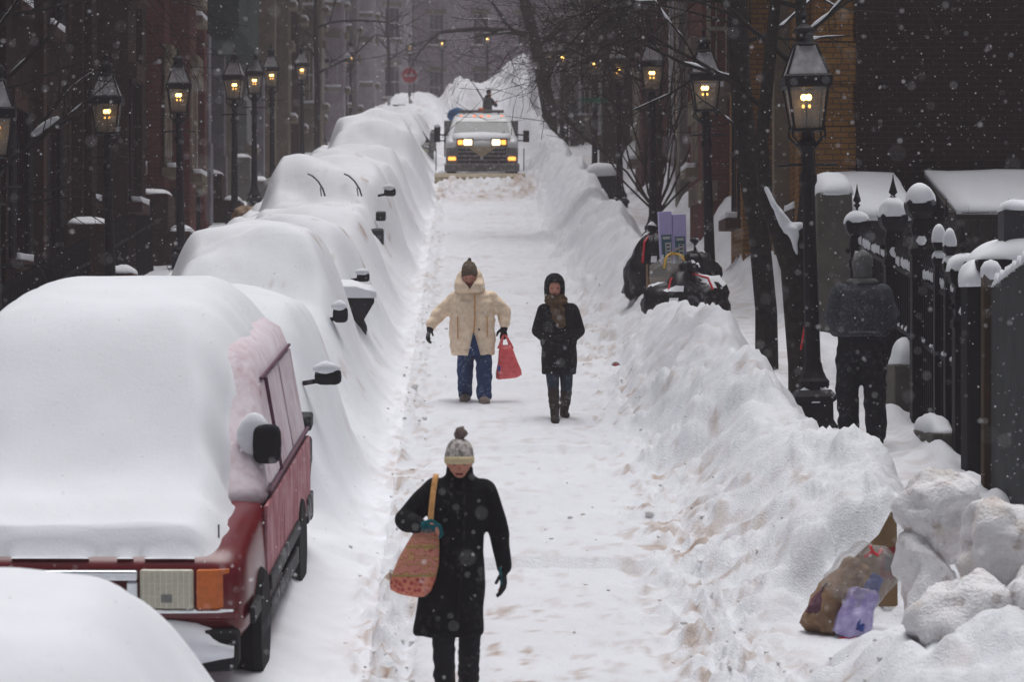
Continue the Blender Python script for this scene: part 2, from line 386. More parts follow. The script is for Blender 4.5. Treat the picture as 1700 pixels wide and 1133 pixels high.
# buried cars on the left: front distance, length, centre x, half width, bonnet snow height, roof snow height, boxy rear
CARS = [(24.0, 4.5, -2.10, .95, 1.25, 1.84, 1), (29.9, 4.5, -2.15, .98, 1.22, 1.92, 1), (35.3, 4.6, -2.10, .98, 1.20, 1.76, 0), (41.0, 4.7, -2.15, .98, 1.2, 1.72, 0),
        (48.4, 4.9, -2.12, 1.0, 1.3, 2.0, 1), (55.2, 4.6, -2.05, 1.0, 1.25, 1.72, 0), (61.5, 4.7, -2.1, 1.0, 1.3, 1.75, 0), (68.5, 4.9, -2.0, 1.05, 1.4, 2.12, 1), (75.6, 4.7, -2.1, 1.0, 1.2, 1.6, 1),
        (83.0, 4.7, -2.1, 1.0, 1.15, 1.45, 0), (91.5, 4.8, -2.05, 1.0, 1.2, 1.55, 1), (98.5, 4.7, -2.1, 1.0, 1.0, 1.3, 0), (105, 4.7, -2.1, 1.0, 1.0, 1.3, 1)]
def height(x, d):
    n1 = fbm(x * .9, d * .9, 1); n2 = fbm(x * 3.2, d * 2.4, 2); n3 = fbm(x * 11, d * 8, 3, 3)
    z = .02 * n2 + .012 * n3 - .05 * np.exp(-((x - .0 - .12 * n1) / .16) ** 2) - .05 * np.exp(-((x - 1.35 - .12 * n1) / .17) ** 2) - .06 * np.exp(-((x + .36 - .06 * n1) / .06) ** 2)
    # clods along the lane edges
    edge = np.exp(-((x + .52) / .22) ** 2) + np.exp(-((x - 1.75) / .35) ** 2)
    z = z + edge * np.clip(n3 * .22 + n2 * .10, -.03, .14)
    # left bank under and between the cars
    A = .46 + .62 * ss(25.0, 31, d) - .35 * ss(76, 92, d) + .22 * n1
    A = A * (.25 + .75 * ss(16, 24, d))
    nl = fbm(x * .5 + d * .25, d * .55, 21, 3)
    bl = A * ss(-.60 - .06 * n1, -1.75, x) * (1 + .10 * n2)
    bl = bl + (-.28 + .12 * n1 - A) * ss(-3.3, -4.5, x) * ss(14, 20, d)
    bl = bl + .16 * np.exp(-((x + 3.75) / .4) ** 2) * (1 + .8 * n1)
    wall = ss(-5.4, -6.2, x); bl = bl + .1 * wall * (1 + 1.5 * n1)
    z = z + np.where(x < -.55, bl, 0)
    for k, (d0, L, xc, hw, hb, hr, boxy) in enumerate(CARS):
        t = d - d0 + .12 * n1
        pr = hb * ss(-.9, .30, t) + (hr - hb) * ss(.75, 2.35, t)
        end = L if boxy else L - .9
        pr = pr - (hr - (.95 if boxy else 1.2)) * ss(end - .7, end + .75, t)
        pr = np.where((t > -.9) & (t < L + .9), pr, 0) * ss(L + .9, L + .3, t)
        dx = x - xc + .22 * nl
        side = 1 - np.where(dx > 0, ss(hw - .46, hw + .42, dx) ** 1.1, ss(hw - .25, hw + .62, -dx))
        dome = 1 - .12 * np.clip(np.abs(dx) / hw, 0, 1.3) ** 2
        b = pr * side * dome * (1 + .20 * nl) + .06 * n1 * (pr > .3) + .018 * n2
        kk = .26; h = np.clip(.5 + .5 * (b - z) / kk, 0, 1)          # smooth union with the bank
        z = np.where(pr > .02, z * (1 - h) + b * h + kk * h * (1 - h), z)
    # right bank
    nb = fbm(x * 0 + 3.1, d * .33, 9, 3); nb2 = fbm(x * .6, d * 1.1, 11, 3)
    xc = 2.74 + .36 * ss(26.5, 22.5, d) + .16 * nb
    C = .92 + .22 * nb + .14 * nb2
    C = C - .50 * np.exp(-((d - 40.5) / 2.6) ** 2) - .12 * np.exp(-((d - 33) / 4.0) ** 2) - .22 * np.exp(-((d - 26.0) / 1.5) ** 2) - .24 * np.exp(-((d - 23.3) / 1.5) ** 2) + .14 * np.exp(-((d - 28.6) / 1.0) ** 2)
    up = ss(1.78 + .3 * nb2, 1, x) * 0
    wn_ = ss(30.5, 28.5, d)
    C = C * (1 - wn_) + wn_ * (.76 + .26 * np.exp(-((d - 28.6) / .9) ** 2) - .10 * np.exp(-((d - 25.8) / 1.3) ** 2) + .05 * nb2)
    t = np.clip((x - (1.72 + .25 * nb2)) / (xc - 1.72), 0, 1)
    face = C * (.25 * t + .75 * ss(.02, .95, t)) * (1 + .10 * n2 * t)
    back = C + (.28 - C) * ss(xc + .02, xc + .58, x)
    br = np.where(x < xc, face, back)
    chunk = np.clip(fbm(x * 5 + d * 1.2, d * 3.0, 51, 3) - .06, 0, 1)
    lump = np.clip(n3, -.2, .6) * .055 * t + .05 * n2 * t + .20 * chunk * ss(0, .3, t)
    gate = ss(20.9, 22.2, d + .35 * n2)
    zr = (br + lump * (x < xc + .5)) * gate
    # near bank at the lower right
    near = (.10 + .62 * ss(1.7, 3.3, x + .3 * nb2)) * ss(1.55, 2.1, x + .25 * nb2) * ss(19.6, 17.6, d - .5 * (x - 2.2) + .5 * n1)
    zr = np.maximum(zr, near * (1 + .25 * n2)) 
    zr = np.where(x > 3.35, np.maximum(zr, .30 + .05 * n2 + .0 * x), zr)
    zr = zr + ss(4.35, 4.9, x) * (-.10 + .15 * n1) + .07 * np.exp(-((x - 4.22) / .12) ** 2) * (1 + 1.2 * n1)
    for dd_, h_, w_ in ((50, 1.0, 2.2), (57.5, .9, 1.6), (66, .8, 2.5), (44.5, .55, 1.6), (78, .8, 3)): zr = zr + h_ * np.exp(-((x - 4.55) / .42) ** 2 - ((d - dd_) / w_) ** 2) * (1 + .5 * n1)
    z = z + np.where(x > 1.3, zr, 0)
    # big ploughed heaps where the street ends, and the stoops' drifts
    hp = 2.3 * np.exp(-((x - 2.2) / 2.2) ** 2 - ((d - 134) / 9) ** 2) + 1.6 * np.exp(-((x + .2) / 1.0) ** 2 - ((d - 128) / 7) ** 2) + 0.3 * np.exp(-((x + 2.3) / 1.3) ** 2 - ((d - 124) / 7) ** 2)
    z = z + hp * (1 + .18 * n1 + .03 * n2)
    # churned snow before the plough
    ch = ss(73, 78, d) * ss(82.5, 80.5, d) * ss(-.7, -.3, x) * ss(2.0, 1.7, x)
    z = z + ch * np.clip(.15 * np.abs(n2) + .12 * n3, -.02, .25) + .15 * ch * ss(79.4, 80.8, d)
    return z
def dirt_mask(x, d):
    f = fbm(x * 9, d * 5, 31, 4); f2 = fbm(x * 1.1, d * .5, 33, 3); f3 = fbm(x * 26, d * 16, 37, 2)
    e = np.exp(-((x + .5) / .2) ** 2) * (.55 + .45 * ss(40, 20, d)) + np.exp(-((x - 1.75) / .42) ** 2) * ss(60, 26, d) * .9 + .30 * np.exp(-((x - .6) / .9) ** 2)
    m = np.clip((f + .45 * f2 + .25 * f3) * 2.4 - .30, 0, 1) * e
    face = ss(1.8, 2.2, x) * ss(3.1, 2.7, x) * np.clip(fbm(x * 6, d * 4, 41, 3) * 2.6 - .75, 0, 1) * ss(60, 25, d)
    lumps = ss(2.6, 3.0, x) * ss(19.8, 19.0, d) * np.clip(fbm(x * 4, d * 4, 43, 3) * 2.2 - .3, 0, 1) * .6
    ch = ss(70, 77, d) * ss(84, 82, d) * ss(-.8, -.4, x) * ss(2.1, 1.8, x) * np.clip(.45 + f2 + f * .9, 0, 1) * .75
    spot = ss(-.75, -1.1, x) * ss(-2.6, -1.6, x) * ss(26, 29, d) * np.clip(fbm(x * 5, d * 4, 61, 3) * 5 - 2.1, 0, 1) * .8
    m = m + .9 * np.exp(-((x - .3) / .5) ** 2) * ss(24, 18.5, d) * np.clip(f * 2.6 - .35, 0, 1)
    walk = spot + ss(3.42, 3.6, x) * ss(4.2, 4.05, x) * ss(22, 23, d) * np.clip(.25 + fbm(x * 3, d * 14, 47, 3) * 1.1, 0, 1) * .5
    return np.clip(walk + m * .95 + face * .6 + lumps + ch, 0, 1)
def Hs(x, d): return float(height(np.array([float(x)]), np.array([float(d)]))[0])
def gz(x, d): return road_z(d) + Hs(x, d)

xs = np.concatenate([np.arange(-38, -9, 2.4), np.arange(-9, -6.4, .3), np.arange(-6.4, -4.0, .09), np.arange(-4.0, -.62, .042), np.arange(-.60, 1.90, .042), np.arange(1.92, 4.6, .042), np.arange(4.7, 9, .22), np.arange(9, 39, 2.4)])
ds = [-6.0, -2, 2, 5, 8]
while ds[-1] < 150: ds.append(ds[-1] + max(.036, ds[-1] * .0031))
ds += list(np.arange(153, 214, 3.0)); ds = np.array(ds)
XX, DD = np.meshgrid(xs, ds)
ZZ = height(XX, DD); DM = dirt_mask(XX, DD)
ZZ = ZZ * ss(6, 9, DD) * np.where(DD > 9, 1, .3)
ZW = road_z(DD) + ZZ
ZW = np.where(DD > 172, road_z(172) + (DD - 172) * .02 + ZZ, ZW)
def strip(name, i0, i1, mat='snow_dirty'):
    X, D, Z, M_ = (q[:, i0:i1 + 1] for q in (XX, DD, ZW, DM)); nr, nc = X.shape
    co = np.stack([X, D, Z], -1).reshape(-1, 3).astype(np.float32)
    idx = np.arange(nr * nc).reshape(nr, nc)
    f = np.stack([idx[:-1, :-1], idx[:-1, 1:], idx[1:, 1:], idx[1:, :-1]], -1).reshape(-1, 4).astype(np.int32)
    me = bpy.data.meshes.new(name); me.vertices.add(len(co)); me.vertices.foreach_set('co', co.ravel())
    me.loops.add(f.size); me.loops.foreach_set('vertex_index', f.ravel()); me.polygons.add(len(f))
    me.polygons.foreach_set('loop_start', np.arange(0, f.size, 4, dtype=np.int32)); me.polygons.foreach_set('loop_total', np.full(len(f), 4, np.int32))
    me.polygons.foreach_set('use_smooth', np.ones(len(f), bool)); me.update(); me.validate()
    at = me.attributes.new('dirt', 'FLOAT', 'POINT'); at.data.foreach_set('value', M_.reshape(-1).astype(np.float32))
    me.materials.append(MATS[mat])
    o = bpy.data.objects.new(name, me); COL.objects.link(o); return structure(o)
def ix(v): return int(np.argmin(np.abs(xs - v)))
strip('sidewalk', 0, ix(-4.3)); strip('snow_bank', ix(-4.3), ix(-.62), 'snow_bank'); strip('road', ix(-.62), ix(1.78)); strip('snow_bank', ix(1.78), ix(3.5)); strip('sidewalk', ix(3.5), ix(4.5)); strip('yard_ground', ix(4.5), len(xs) - 1)

# loose clods of dirty snow thrown along the lane edges (nobody could count them)
mb = MB()
for k in range(420):
    q = R.random(); d = 17.5 + 30 * R.random() ** 2.2
    x = R.gauss(-.5, .13) if q < .45 else (R.gauss(1.85, .4) if q < .9 else R.uniform(-.5, 1.8))
    r = R.uniform(.008, .024) * (1 if q < .9 else .6)
    if R.random() < .05: r *= 2
    z = gz(x, d)
    if z - road_z(d) > .6: continue
    mb.ell((x, d, z + r * .3), (r * R.uniform(.7, 1.4), r * R.uniform(.7, 1.4), r * R.uniform(.5, .9)), 6)
mb.noise(.008, 40); stuff(mb.build('snow_clods', 'snow_grey', smooth=True))

# ------------------------------------------------------------------ row houses
WIN = {}
def win_proto(w, h, kind):
    """frame, pane, sill, snow on the sill, all as meshes (local: -y faces out, origin bottom centre on the wall plane)"""
    key = (w, h, kind)
    if key in WIN: return WIN[key]
    fr = MB(); t = .07; y0, y1 = .06, .16
    fr.bx(-w/2, -w/2+t, y0, y1, 0, h).bx(w/2-t, w/2, y0, y1, 0, h).bx(-w/2+t, w/2-t, y0, y1, h-t, h).bx(-w/2+t, w/2-t, y0, y1, 0, t).bx(-w/2+t, w/2-t, y0-.02, y1-.01, h*.5-.03, h*.5+.03)
    for q in (-w/6, w/6): fr.bx(q-.012, q+.012, y0+.02, y1-.02, t, h*.5-.031).bx(q-.012, q+.012, y0+.02, y1-.02, h*.5+.031, h-t)
    f = fr.build('window', kind)
    p = MB().bx(-w/2+t, w/2-t, .12, .135, t, h-t).build('pane', 'pane', f)
    s = MB().bx(-w/2-.12, w/2+.12, -.13, .14, -.16, 0).build('sill', 'brownstone' if kind == 'paint_black' else 'stone_tan', f, bevel=.01)
    sn = MB().bx(-w/2-.10, w/2+.10, -.12, .05, .0, .09)
    bmesh.ops.subdivide_edges(sn.bm, edges=sn.bm.edges[:], cuts=3, use_grid_fill=True); sn.noise(.03, 7, w)
    sn.build('snow_cap', 'snow_smooth', f, smooth=True)
    MB().bx(-w/2-.1, w/2+.1, -.05, .1, h, h+.26).build('lintel', 'brownstone' if kind == 'paint_black' else 'stone_tan', f, bevel=.01)
    WIN[key] = f; f['proto'] = 1
    return f
USED = set()
def put_window(parent, loc, rz, w, h, kind, snow=True):
    f = win_proto(w, h, kind)
    c = f if f.name not in USED else copy_tree(f)
    if f.name not in USED: USED.add(f.name)
    if 'proto' in c: del c['proto']
    c.parent = parent; c.location = loc; c.rotation_euler = (0, 0, rz); return c
SHUT = {}
def shutter(parent, loc, rz, w, h, mat):
    k = (w, h, mat)
    if k not in SHUT:
        m = MB(); m.bx(-w/2, w/2, -.05, 0, 0, h)
        n = int(h / .12)
        for i in range(n): m.bx(-w/2+.05, w/2-.05, -.062, -.051, .04+i*(h-.08)/n, .04+(i+.6)*(h-.08)/n)
        SHUT[k] = m.build('shutter', mat); o = SHUT[k]
    else: o = SHUT[k].copy(); COL.objects.link(o)
    o.parent = parent; o.location = loc; o.rotation_euler = (0, 0, rz)
def house(label, side, xf, d0, d1, mat, wins=(), bays=(), pil=(), doors=(), frame='paint_white', depth=7.0, top=11.5, shut=None, trim='stone_grey', win_h=2.0, cornice=None):
    """side -1: left of the street, facing +x ; +1: right, facing -x"""
    zb = road_z((d0 + d1) / 2)
    r = thing('row_house', (0, 0, zb), label, 'house', 'row houses along the street')
    rz = math.pi / 2 if side < 0 else -math.pi / 2
    ox = -1 if side < 0 else 1              # into the building
    ops = []
    rows = ((1.35, win_h), (4.75, 2.0), (8.0, 1.8))
    for dc in wins:
        for z, h in rows: ops.append((dc - .5, dc + .5, z, z + h))
    for dc in doors: ops.append((dc - .6, dc + .6, .45, 3.0))
    db = sorted({d0, d1, *[o[0] for o in ops], *[o[1] for o in ops]}); zbk = sorted({-2.0, top, *[o[2] for o in ops], *[o[3] for o in ops]})
    m = MB()
    for a_, b_ in zip(db, db[1:]):
        for u, v in zip(zbk, zbk[1:]):
            if any(o[0] <= a_ + 1e-6 and b_ <= o[1] + 1e-6 and o[2] <= u + 1e-6 and v <= o[3] + 1e-6 for o in ops): continue
            m.face([(xf, a_, u), (xf, b_, u), (xf, b_, v), (xf, a_, v)])
    for a_, b_, u, v in ops:
        x2 = xf + ox * .22
        m.face([(xf, a_, u), (x2, a_, u), (x2, a_, v), (xf, a_, v)]).face([(xf, b_, u), (x2, b_, u), (x2, b_, v), (xf, b_, v)])
        m.face([(xf, a_, u), (xf, b_, u), (x2, b_, u), (x2, a_, u)]).face([(xf, a_, v), (xf, b_, v), (x2, b_, v), (x2, a_, v)]).face([(x2, a_, u), (x2, b_, u), (x2, b_, v), (x2, a_, v)])
    xe = xf + ox * depth
    m.face([(xf, d0, -2), (xe, d0, -2), (xe, d0, top), (xf, d0, top)]).face([(xf, d1, -2), (xe, d1, -2), (xe, d1, top), (xf, d1, top)]).face([(xe, d0, -2), (xe, d1, -2), (xe, d1, top), (xe, d0, top)]).face([(xf, d0, top), (xf, d1, top), (xe, d1, top), (xe, d0, top)])
    bmesh.ops.remove_doubles(m.bm, verts=m.bm.verts[:], dist=1e-4)
    m.build('wall', mat, r)
    for dc in wins:
        for z, h in rows[:2]:
            put_window(r, (xf, dc, z), rz, 1.0, h, frame)
            if shut:
                for q in (-.76, .76): shutter(r, (xf - ox * .01, dc + q, z), rz, .46, h, shut)
    for dc in doors:
        dr = MB().bx(-.5, .5, .06, .14, 0, 2.1).bx(-.36, .36, .045, .059, .2, .9).bx(-.36, .36, .045, .059, 1.05, 1.95).bx(-.58, -.5, .04, .15, 0, 2.5).bx(.5, .58, .04, .15, 0, 2.5).bx(-.5, .5, .05, .15, 2.1, 2.2)
        do = dr.build('door', 'paint_black', r, loc=(xf, dc, .46), rot=(0, 0, rz))
        MB().bx(-.5, .5, .09, .11, 2.2, 2.5).build('transom', 'pane', do)
        MB().lathe([(.03, 0), (.035, .03), (.01, .05)], (.4, .0, 1.0)).build('knob', 'yellow_steel', do)
        MB().bx(-.85, -.62, -.1, .1, 0, 2.6).bx(.62, .85, -.1, .1, 0, 2.6).bx(-.95, .95, -.22, .1, 2.6, 2.9).build('surround', trim, r, loc=(xf, dc, .3), rot=(0, 0, rz), bevel=.015)
        st = MB()
        for i in range(3): st.bx(-.8 + .004*i, .8 - .004*i, -.9 + i * .28, -.004, -.9, -.2 + i * .2)
        st.build('steps', 'granite', r, loc=(xf, dc, 0), rot=(0, 0, rz), bevel=.015)
        sn = MB().bx(-.76, .76, -.86, -.02, .2, .34); bmesh.ops.subdivide_edges(sn.bm, edges=sn.bm.edges[:], cuts=4, use_grid_fill=True); sn.noise(.08, 4, dc)
        sn.build('snow_cap', 'snow_smooth', r, smooth=True, loc=(xf, dc, 0), rot=(0, 0, rz))
    for (a_, b_, pj, z0, z1, bm_) in bays:
        x0, x1 = sorted((xf + ox * .02, xf - ox * pj))
        b = MB().bx(x0, x1, a_, b_, z0, z1).bx(x0 - .07, x1 + .07, a_ - .07, b_ + .07, z1, z1 + .18)
        if z0 > 0: b.bx(x0 + .0, x1 - .1, a_ + .1, b_ - .1, z0 - .25, z0)
        b.build('bay', bm_ or mat, r)
        sn = MB().bx(x0 - .05, x1 + .05, a_ - .05, b_ + .05, z1 + .18, z1 + .38); bmesh.ops.subdivide_edges(sn.bm, edges=sn.bm.edges[:], cuts=4, use_grid_fill=True); sn.noise(.1, 2, a_)
        sn.build('snow_cap', 'snow_smooth', r, smooth=True)
        for z, h in rows[:2]:
            if z > z0 and z + h < z1:
                put_window(r, (xf - ox * (pj + .0), (a_ + b_) / 2, z), rz, 1.0, h, frame).location.x -= ox * .10
                if pj > .9: put_window(r, (xf - ox * pj * .5, a_ - .10, z), 0, .55, h, frame)
    for (dc, w, pj, z1, pm) in pil:
        x0, x1 = sorted((xf + ox * .02, xf - ox * pj))
        MB().bx(x0, x1, dc - w/2, dc + w/2, -1.5, z1).bx(x0, x1 + .04 if ox < 0 else x1, dc - w/2 - .04, dc + w/2 + .04, -1.5, .7).build('pilaster', pm, r, bevel=.012)
    rg = random.Random(int(d0 * 7)); k = 0; tones = {'brick_dark': ('brick_brown', 'brownstone', 'brick_dark'), 'brownstone': ('brick_brown', 'brick_dark', 'brick_plum'), 'brick_red': ('brick_plum', 'brick_red', 'brick_brown', 'brick_red'), 'paint_greengrey': ('paint_lilac', 'paint_greengrey', 'paint_cream', 'brownstone')}.get(mat, ('stone_grey', 'brownstone', 'paint_lilac', mat))
    while k < 14:
        y = rg.uniform(d0 + .2, d1 - .2); k += 1
        if any(a_ - .5 < y < b_ + .5 for a_, b_, *_q in ops) or any(q[0] - .15 < y < q[1] + .15 for q in bays): continue
        pj = rg.uniform(.05, .26); x0, x1 = sorted((xf + ox * .02, xf - ox * pj)); w = rg.uniform(.08, .3)
        MB().bx(x0, x1, y - w/2, y + w/2, rg.choice((-1, -1, 1.2, 2.0)), rg.choice((3.0, 4.4, 9, 9))).build('moulding', rg.choice(tones), r, bevel=.01)
    if cornice:
        x0, x1 = sorted((xf + ox * .02, xf - ox * .28))
        MB().bx(x0, x1, d0 + .01, d1 - .01, cornice, cornice + .3).build('cornice', trim, r, bevel=.03)
        sn = MB().bx(x0, x1, d0 + .05, d1 - .05, cornice + .3, cornice + .42); bmesh.ops.subdivide_edges(sn.bm, edges=sn.bm.edges[:], cuts=4, use_grid_fill=True); sn.noise(.05, 2, d0)
        sn.build('snow_cap', 'snow_smooth', r, smooth=True)
    return r
L = -1; Rr = 1
house('very dark brown brick house at the far left edge behind the snowy tree', L, -5.85, 30, 44.8, 'brick_dark', (33, 36.4, 39.8, 43), (), ((34.7, .3, .12, 9, 'brownstone'), (41.4, .3, .14, 9, 'brownstone')), (), 'paint_black', shut='paint_black')
house('dark brownstone house with ribbed pilasters behind the lit lamp with the snowy branch across it', L, -5.85, 45, 52.8, 'brownstone', (47.5, 51), ((48.4, 49.6, .5, -1.5, 9, None),), ((46, .5, .25, 9, 'brick_dark'), (50.1, .3, .22, 9, 'brick_brown'), (52.3, .6, .35, 9, 'brick_dark')), (), 'paint_black')
house('red brick house with fluted wall and small snowy sills left of the oriel', L, -5.85, 53, 63.5, 'brick_red', (54.4, 59.6), ((55.4, 56.4, .4, -1.5, 9.5, None), (57.2, 58.6, .7, -1.5, 9.5, None), (61, 62, .4, -1.5, 9.5, None)), ((53.4, .35, .2, 9, 'brick_plum'), (56.8, .2, .3, 9, 'brick_plum'), (60.6, .3, .3, 9, 'brick_plum'), (63.2, .5, .5, 9.5, 'brick_red')), (), 'paint_cream', shut='paint_black')
house('pale grey green painted house under the green copper oriel', L, -5.85, 63.7, 86, 'paint_greengrey', (73, 77.4, 84), ((65.2, 71.5, 1.05, 3.25, 8.8, 'copper'), (75.2, 76.4, .5, -1.5, 4.1, None)), ((64.3, .6, .5, 3.0, 'paint_lilac'), (66.4, .4, .3, 3.0, 'stone_tan'), (69.0, .5, .45, 3.0, 'paint_lilac'), (71.2, .4, .5, 3.0, 'paint_cream'), (78.8, .6, .35, 4.1, 'stone_tan'), (82.8, .5, .45, 4.1, 'paint_lilac'), (85.4, .6, .6, 9, 'stone_tan')), (80.8,), 'paint_white')
house('grey stone house just beyond the green copper oriel', L, -5.85, 86.2, 99.8, 'stone_grey', (88.4, 92.4, 97.4), ((89.8, 91.2, .7, -1.5, 9, 'stone_tan'), (93.8, 96, .8, -1.5, 9.2, 'brownstone')), ((87, .6, .4, 9, 'paint_lilac'), (98.8, .7, .5, 9, 'paint_cream')), (), 'paint_cream')
house('tan and brown house with a snowy doorway beyond the grey stone house', L, -5.85, 100, 115.8, 'brick_brown', (102.6, 109, 113.5), ((104.6, 107, 1.0, -1.5, 9.4, 'stone_tan'), (110.6, 112, .7, -1.5, 9.4, 'paint_cream')), ((101, .8, .4, 9, 'stone_grey'),), (108,), 'paint_white')
house('hazy mauve house above the buried cars furthest up the left side', L, -5.7, 116, 138, 'hazed_mauve', (119, 124, 129, 134), ((121, 123, 1.0, -1.5, 9, None), (130, 133, 1.2, -1.5, 9.4, 'stone_grey')), (), (126.5,), 'hazed_grey')
house('faint house left of the heaped snow at the top of the street', L, -5.2, 141, 160, 'hazed_grey', (145, 150, 155), ((147, 149, 1.0, -1.5, 9, None),), (), (), 'hazed_grey')
# right side
o = house('orange brick house with a dark blank side wall above the iron fence', Rr, 4.75, 40, 50.2, 'brick_orange', (42.5, 48.6), ((44.8, 46.8, .55, -1.5, 10, None),), ((41, .5, .18, 10, 'brick_orange'), (49.6, .5, .3, 10, 'brick_orange'), (43.7, .3, .22, 10, 'stone_tan')), (), 'paint_black', depth=14, cornice=4.9)
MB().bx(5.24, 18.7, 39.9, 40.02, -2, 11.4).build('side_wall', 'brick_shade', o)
qn = MB()
for i in range(22): qn.bx(4.70, 5.20 + (.10 if i % 2 else 0), 39.93, 40.05, -1.0 + i * .56, -.46 + i * .56)
qn.build('quoin', 'brick_orange', o)
o = house('red brick house with stone bands whose bay shows between lamp and tree', Rr, 4.8, 50.4, 61.8, 'brick_red', (55.2, 60), ((50.9, 53.6, .72, -1.5, 10, None),), ((57.8, .5, .2, 9, 'brick_plum'),), (57.2,), 'paint_cream')
MB().bx(4.04, 4.5, 50.86, 53.64, 2.2, 2.62).bx(4.05, 4.35, 50.87, 53.63, .75, 1.1).build('stone_band', 'stone_tan', o, bevel=.015)
put_window(o, (4.40, 50.79, 2.66), 0, .5, 2.0, 'paint_cream')
house('plum brick house with white downpipe strips behind the bare bushy tree', Rr, 4.75, 62, 74.8, 'brick_plum', (64.4, 67.2, 73.2), ((69.4, 71.6, .6, -1.5, 9, None),), ((63, .3, .25, 9, 'paint_cream'), (65.8, .22, .2, 9, 'paint_white'), (68.6, .4, .3, 9, 'brick_red'), (72.2, .22, .3, 9, 'paint_white')), (), 'paint_cream')
house('grey tan house with a dark awning up the right side', Rr, 4.75, 75, 91.8, 'stone_tan', (77, 81.6, 88.5), ((83.6, 86, .8, -1.5, 9.2, 'brick_brown'), (78.6, 80, 1.1, 3.3, 8, 'copper')), ((76, .3, .25, 9, 'paint_cream'), (87, .4, .3, 9, 'stone_grey'), (90.8, .5, .5, 9, 'paint_white')), (), 'paint_white')
house('brown grey house beyond the grey tan one near the leaning tree', Rr, 4.75, 92, 110.8, 'brick_brown', (95, 99, 107.5), ((101.5, 104, 1.0, -1.5, 9.2, 'stone_grey'),), ((93, .5, .4, 9, 'paint_white'), (105.4, .5, .6, 9, 'paint_white'), (109.6, .5, .5, 9, 'stone_grey')), (), 'paint_white')
house('pale hazy house behind the leaning tree at the top right of the street', Rr, 4.75, 111, 134, 'hazed_grey', (114, 119, 129), ((121.5, 125, 1.2, -1.5, 9.2, None),), (), (), 'paint_white')
# houses across the end of the street
for (x0, x1, dd, mt, lb) in ((-15, -3.0, 184, 'hazed_mauve', 'faint mauve house across the end of the street, left of the narrow gap'), (-2.9, 5.4, 188, 'hazed_mauve', 'faint brown house straight across the end of the street'), (5.5, 16, 182, 'hazed_grey', 'faint grey house across the end of the street at the right')):
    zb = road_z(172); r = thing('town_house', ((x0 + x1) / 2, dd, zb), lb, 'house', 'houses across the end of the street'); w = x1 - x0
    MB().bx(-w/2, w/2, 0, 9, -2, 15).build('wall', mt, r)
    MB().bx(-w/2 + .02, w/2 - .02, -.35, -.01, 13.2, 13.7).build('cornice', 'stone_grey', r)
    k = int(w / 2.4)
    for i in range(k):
        for z in (1.4, 5, 8.4): put_window(r, (-w/2 + (i + .5) * w / k, -.17, z), 0, 1.0, 2.0, 'hazed_grey')

# ------------------------------------------------------------------ gas street lamps
def make_lamp(label, loc):
    r = thing('street_lamp', loc, label, 'street lamp', 'gas street lamps')
    p = MB().sq([(.20, -.4), (.20, .18), (.185, .20), (.165, .24), (.165, .40), (.19, .42), (.20, .46), (.15, .52)])
    p.lathe([(.13, .50), (.155, .56), (.155, .60), (.13, .63), (.10, .70), (.085, .78)], n=10).lathe([(.078, .76), (.07, 1.4), (.062, 2.1), (.06, 2.45), (.085, 2.5), (.085, 2.56), (.06, 2.6), (.06, 2.78), (.10, 2.83), (.10, 2.87), (.055, 2.92), (.05, 3.0)], n=10)
    p.tube([(-.28, 0, 2.66), (.28, 0, 2.66)], .014, 6)
    p.build('post', 'iron', r, smooth=False)
    f = MB(); b, t = .135, .19
    for sx in (-1, 1):
        for sy in (-1, 1):
            f.tube([(sx*b, sy*b, 2.99), (sx*t, sy*t, 3.40)], .014, 5); f.tube([(0, 0, 2.80), (sx*.07, sy*.07, 2.83), (sx*(b+.02), sy*(b+.02), 2.93), (sx*(b+.012), sy*(b+.012), 3.02)], .012, 5)
    f.sq([(b + .012, 2.975), (b + .016, 3.0)]); f.sq([(.2, 3.385), (.225, 3.40), (.225, 3.49), (.205, 3.51)])
    for sx in (-1, 1):
        for sy in (-1, 1): f.tube([(sx*.2, sy*.2, 3.50), (sx*.10, sy*.10, 3.79)], .012, 5)
    f.lathe([(.125, 3.78), (.135, 3.80), (.09, 3.83), (.075, 3.90), (.11, 3.92), (.10, 3.95), (.03, 4.0), (.02, 4.06), (.035, 4.08), (.005, 4.13)], n=10)
    f.build('lantern_frame', 'iron', r)
    MB().sq([(b - .002, 3.0), (t - .004, 3.385)]).build('pane', 'lantern_glass', r)
    MB().sq([(.195, 3.505), (.098, 3.79)]).build('lantern_roof', 'lantern_roof', r)
    m = MB().ell((-.024, 0, 3.30), (.030, .030, .032), 8).ell((.024, 0, 3.30), (.030, .030, .032), 8).build('mantle', 'mantle', r, smooth=True)
    MB().ell((-.03, 0, 3.215), (.014, .014, .018), 8).ell((.03, 0, 3.215), (.014, .014, .018), 8).build('pilot_flame', 'mantle_small', r, smooth=True)
    MB().tube([(0, 0, 3.0), (0, 0, 3.25)], .008, 6).build('gas_pipe', 'iron', r)
    s = MB().sq([(.155, .465), (.13, .52), (.10, .55)]).lathe([(.12, .635), (.10, .68), (.07, .70)], n=10).ell((0, -.07, .43), (.17, .12, .06)); s.build('snow_cap', 'snow_smooth', r, smooth=True)
    return r
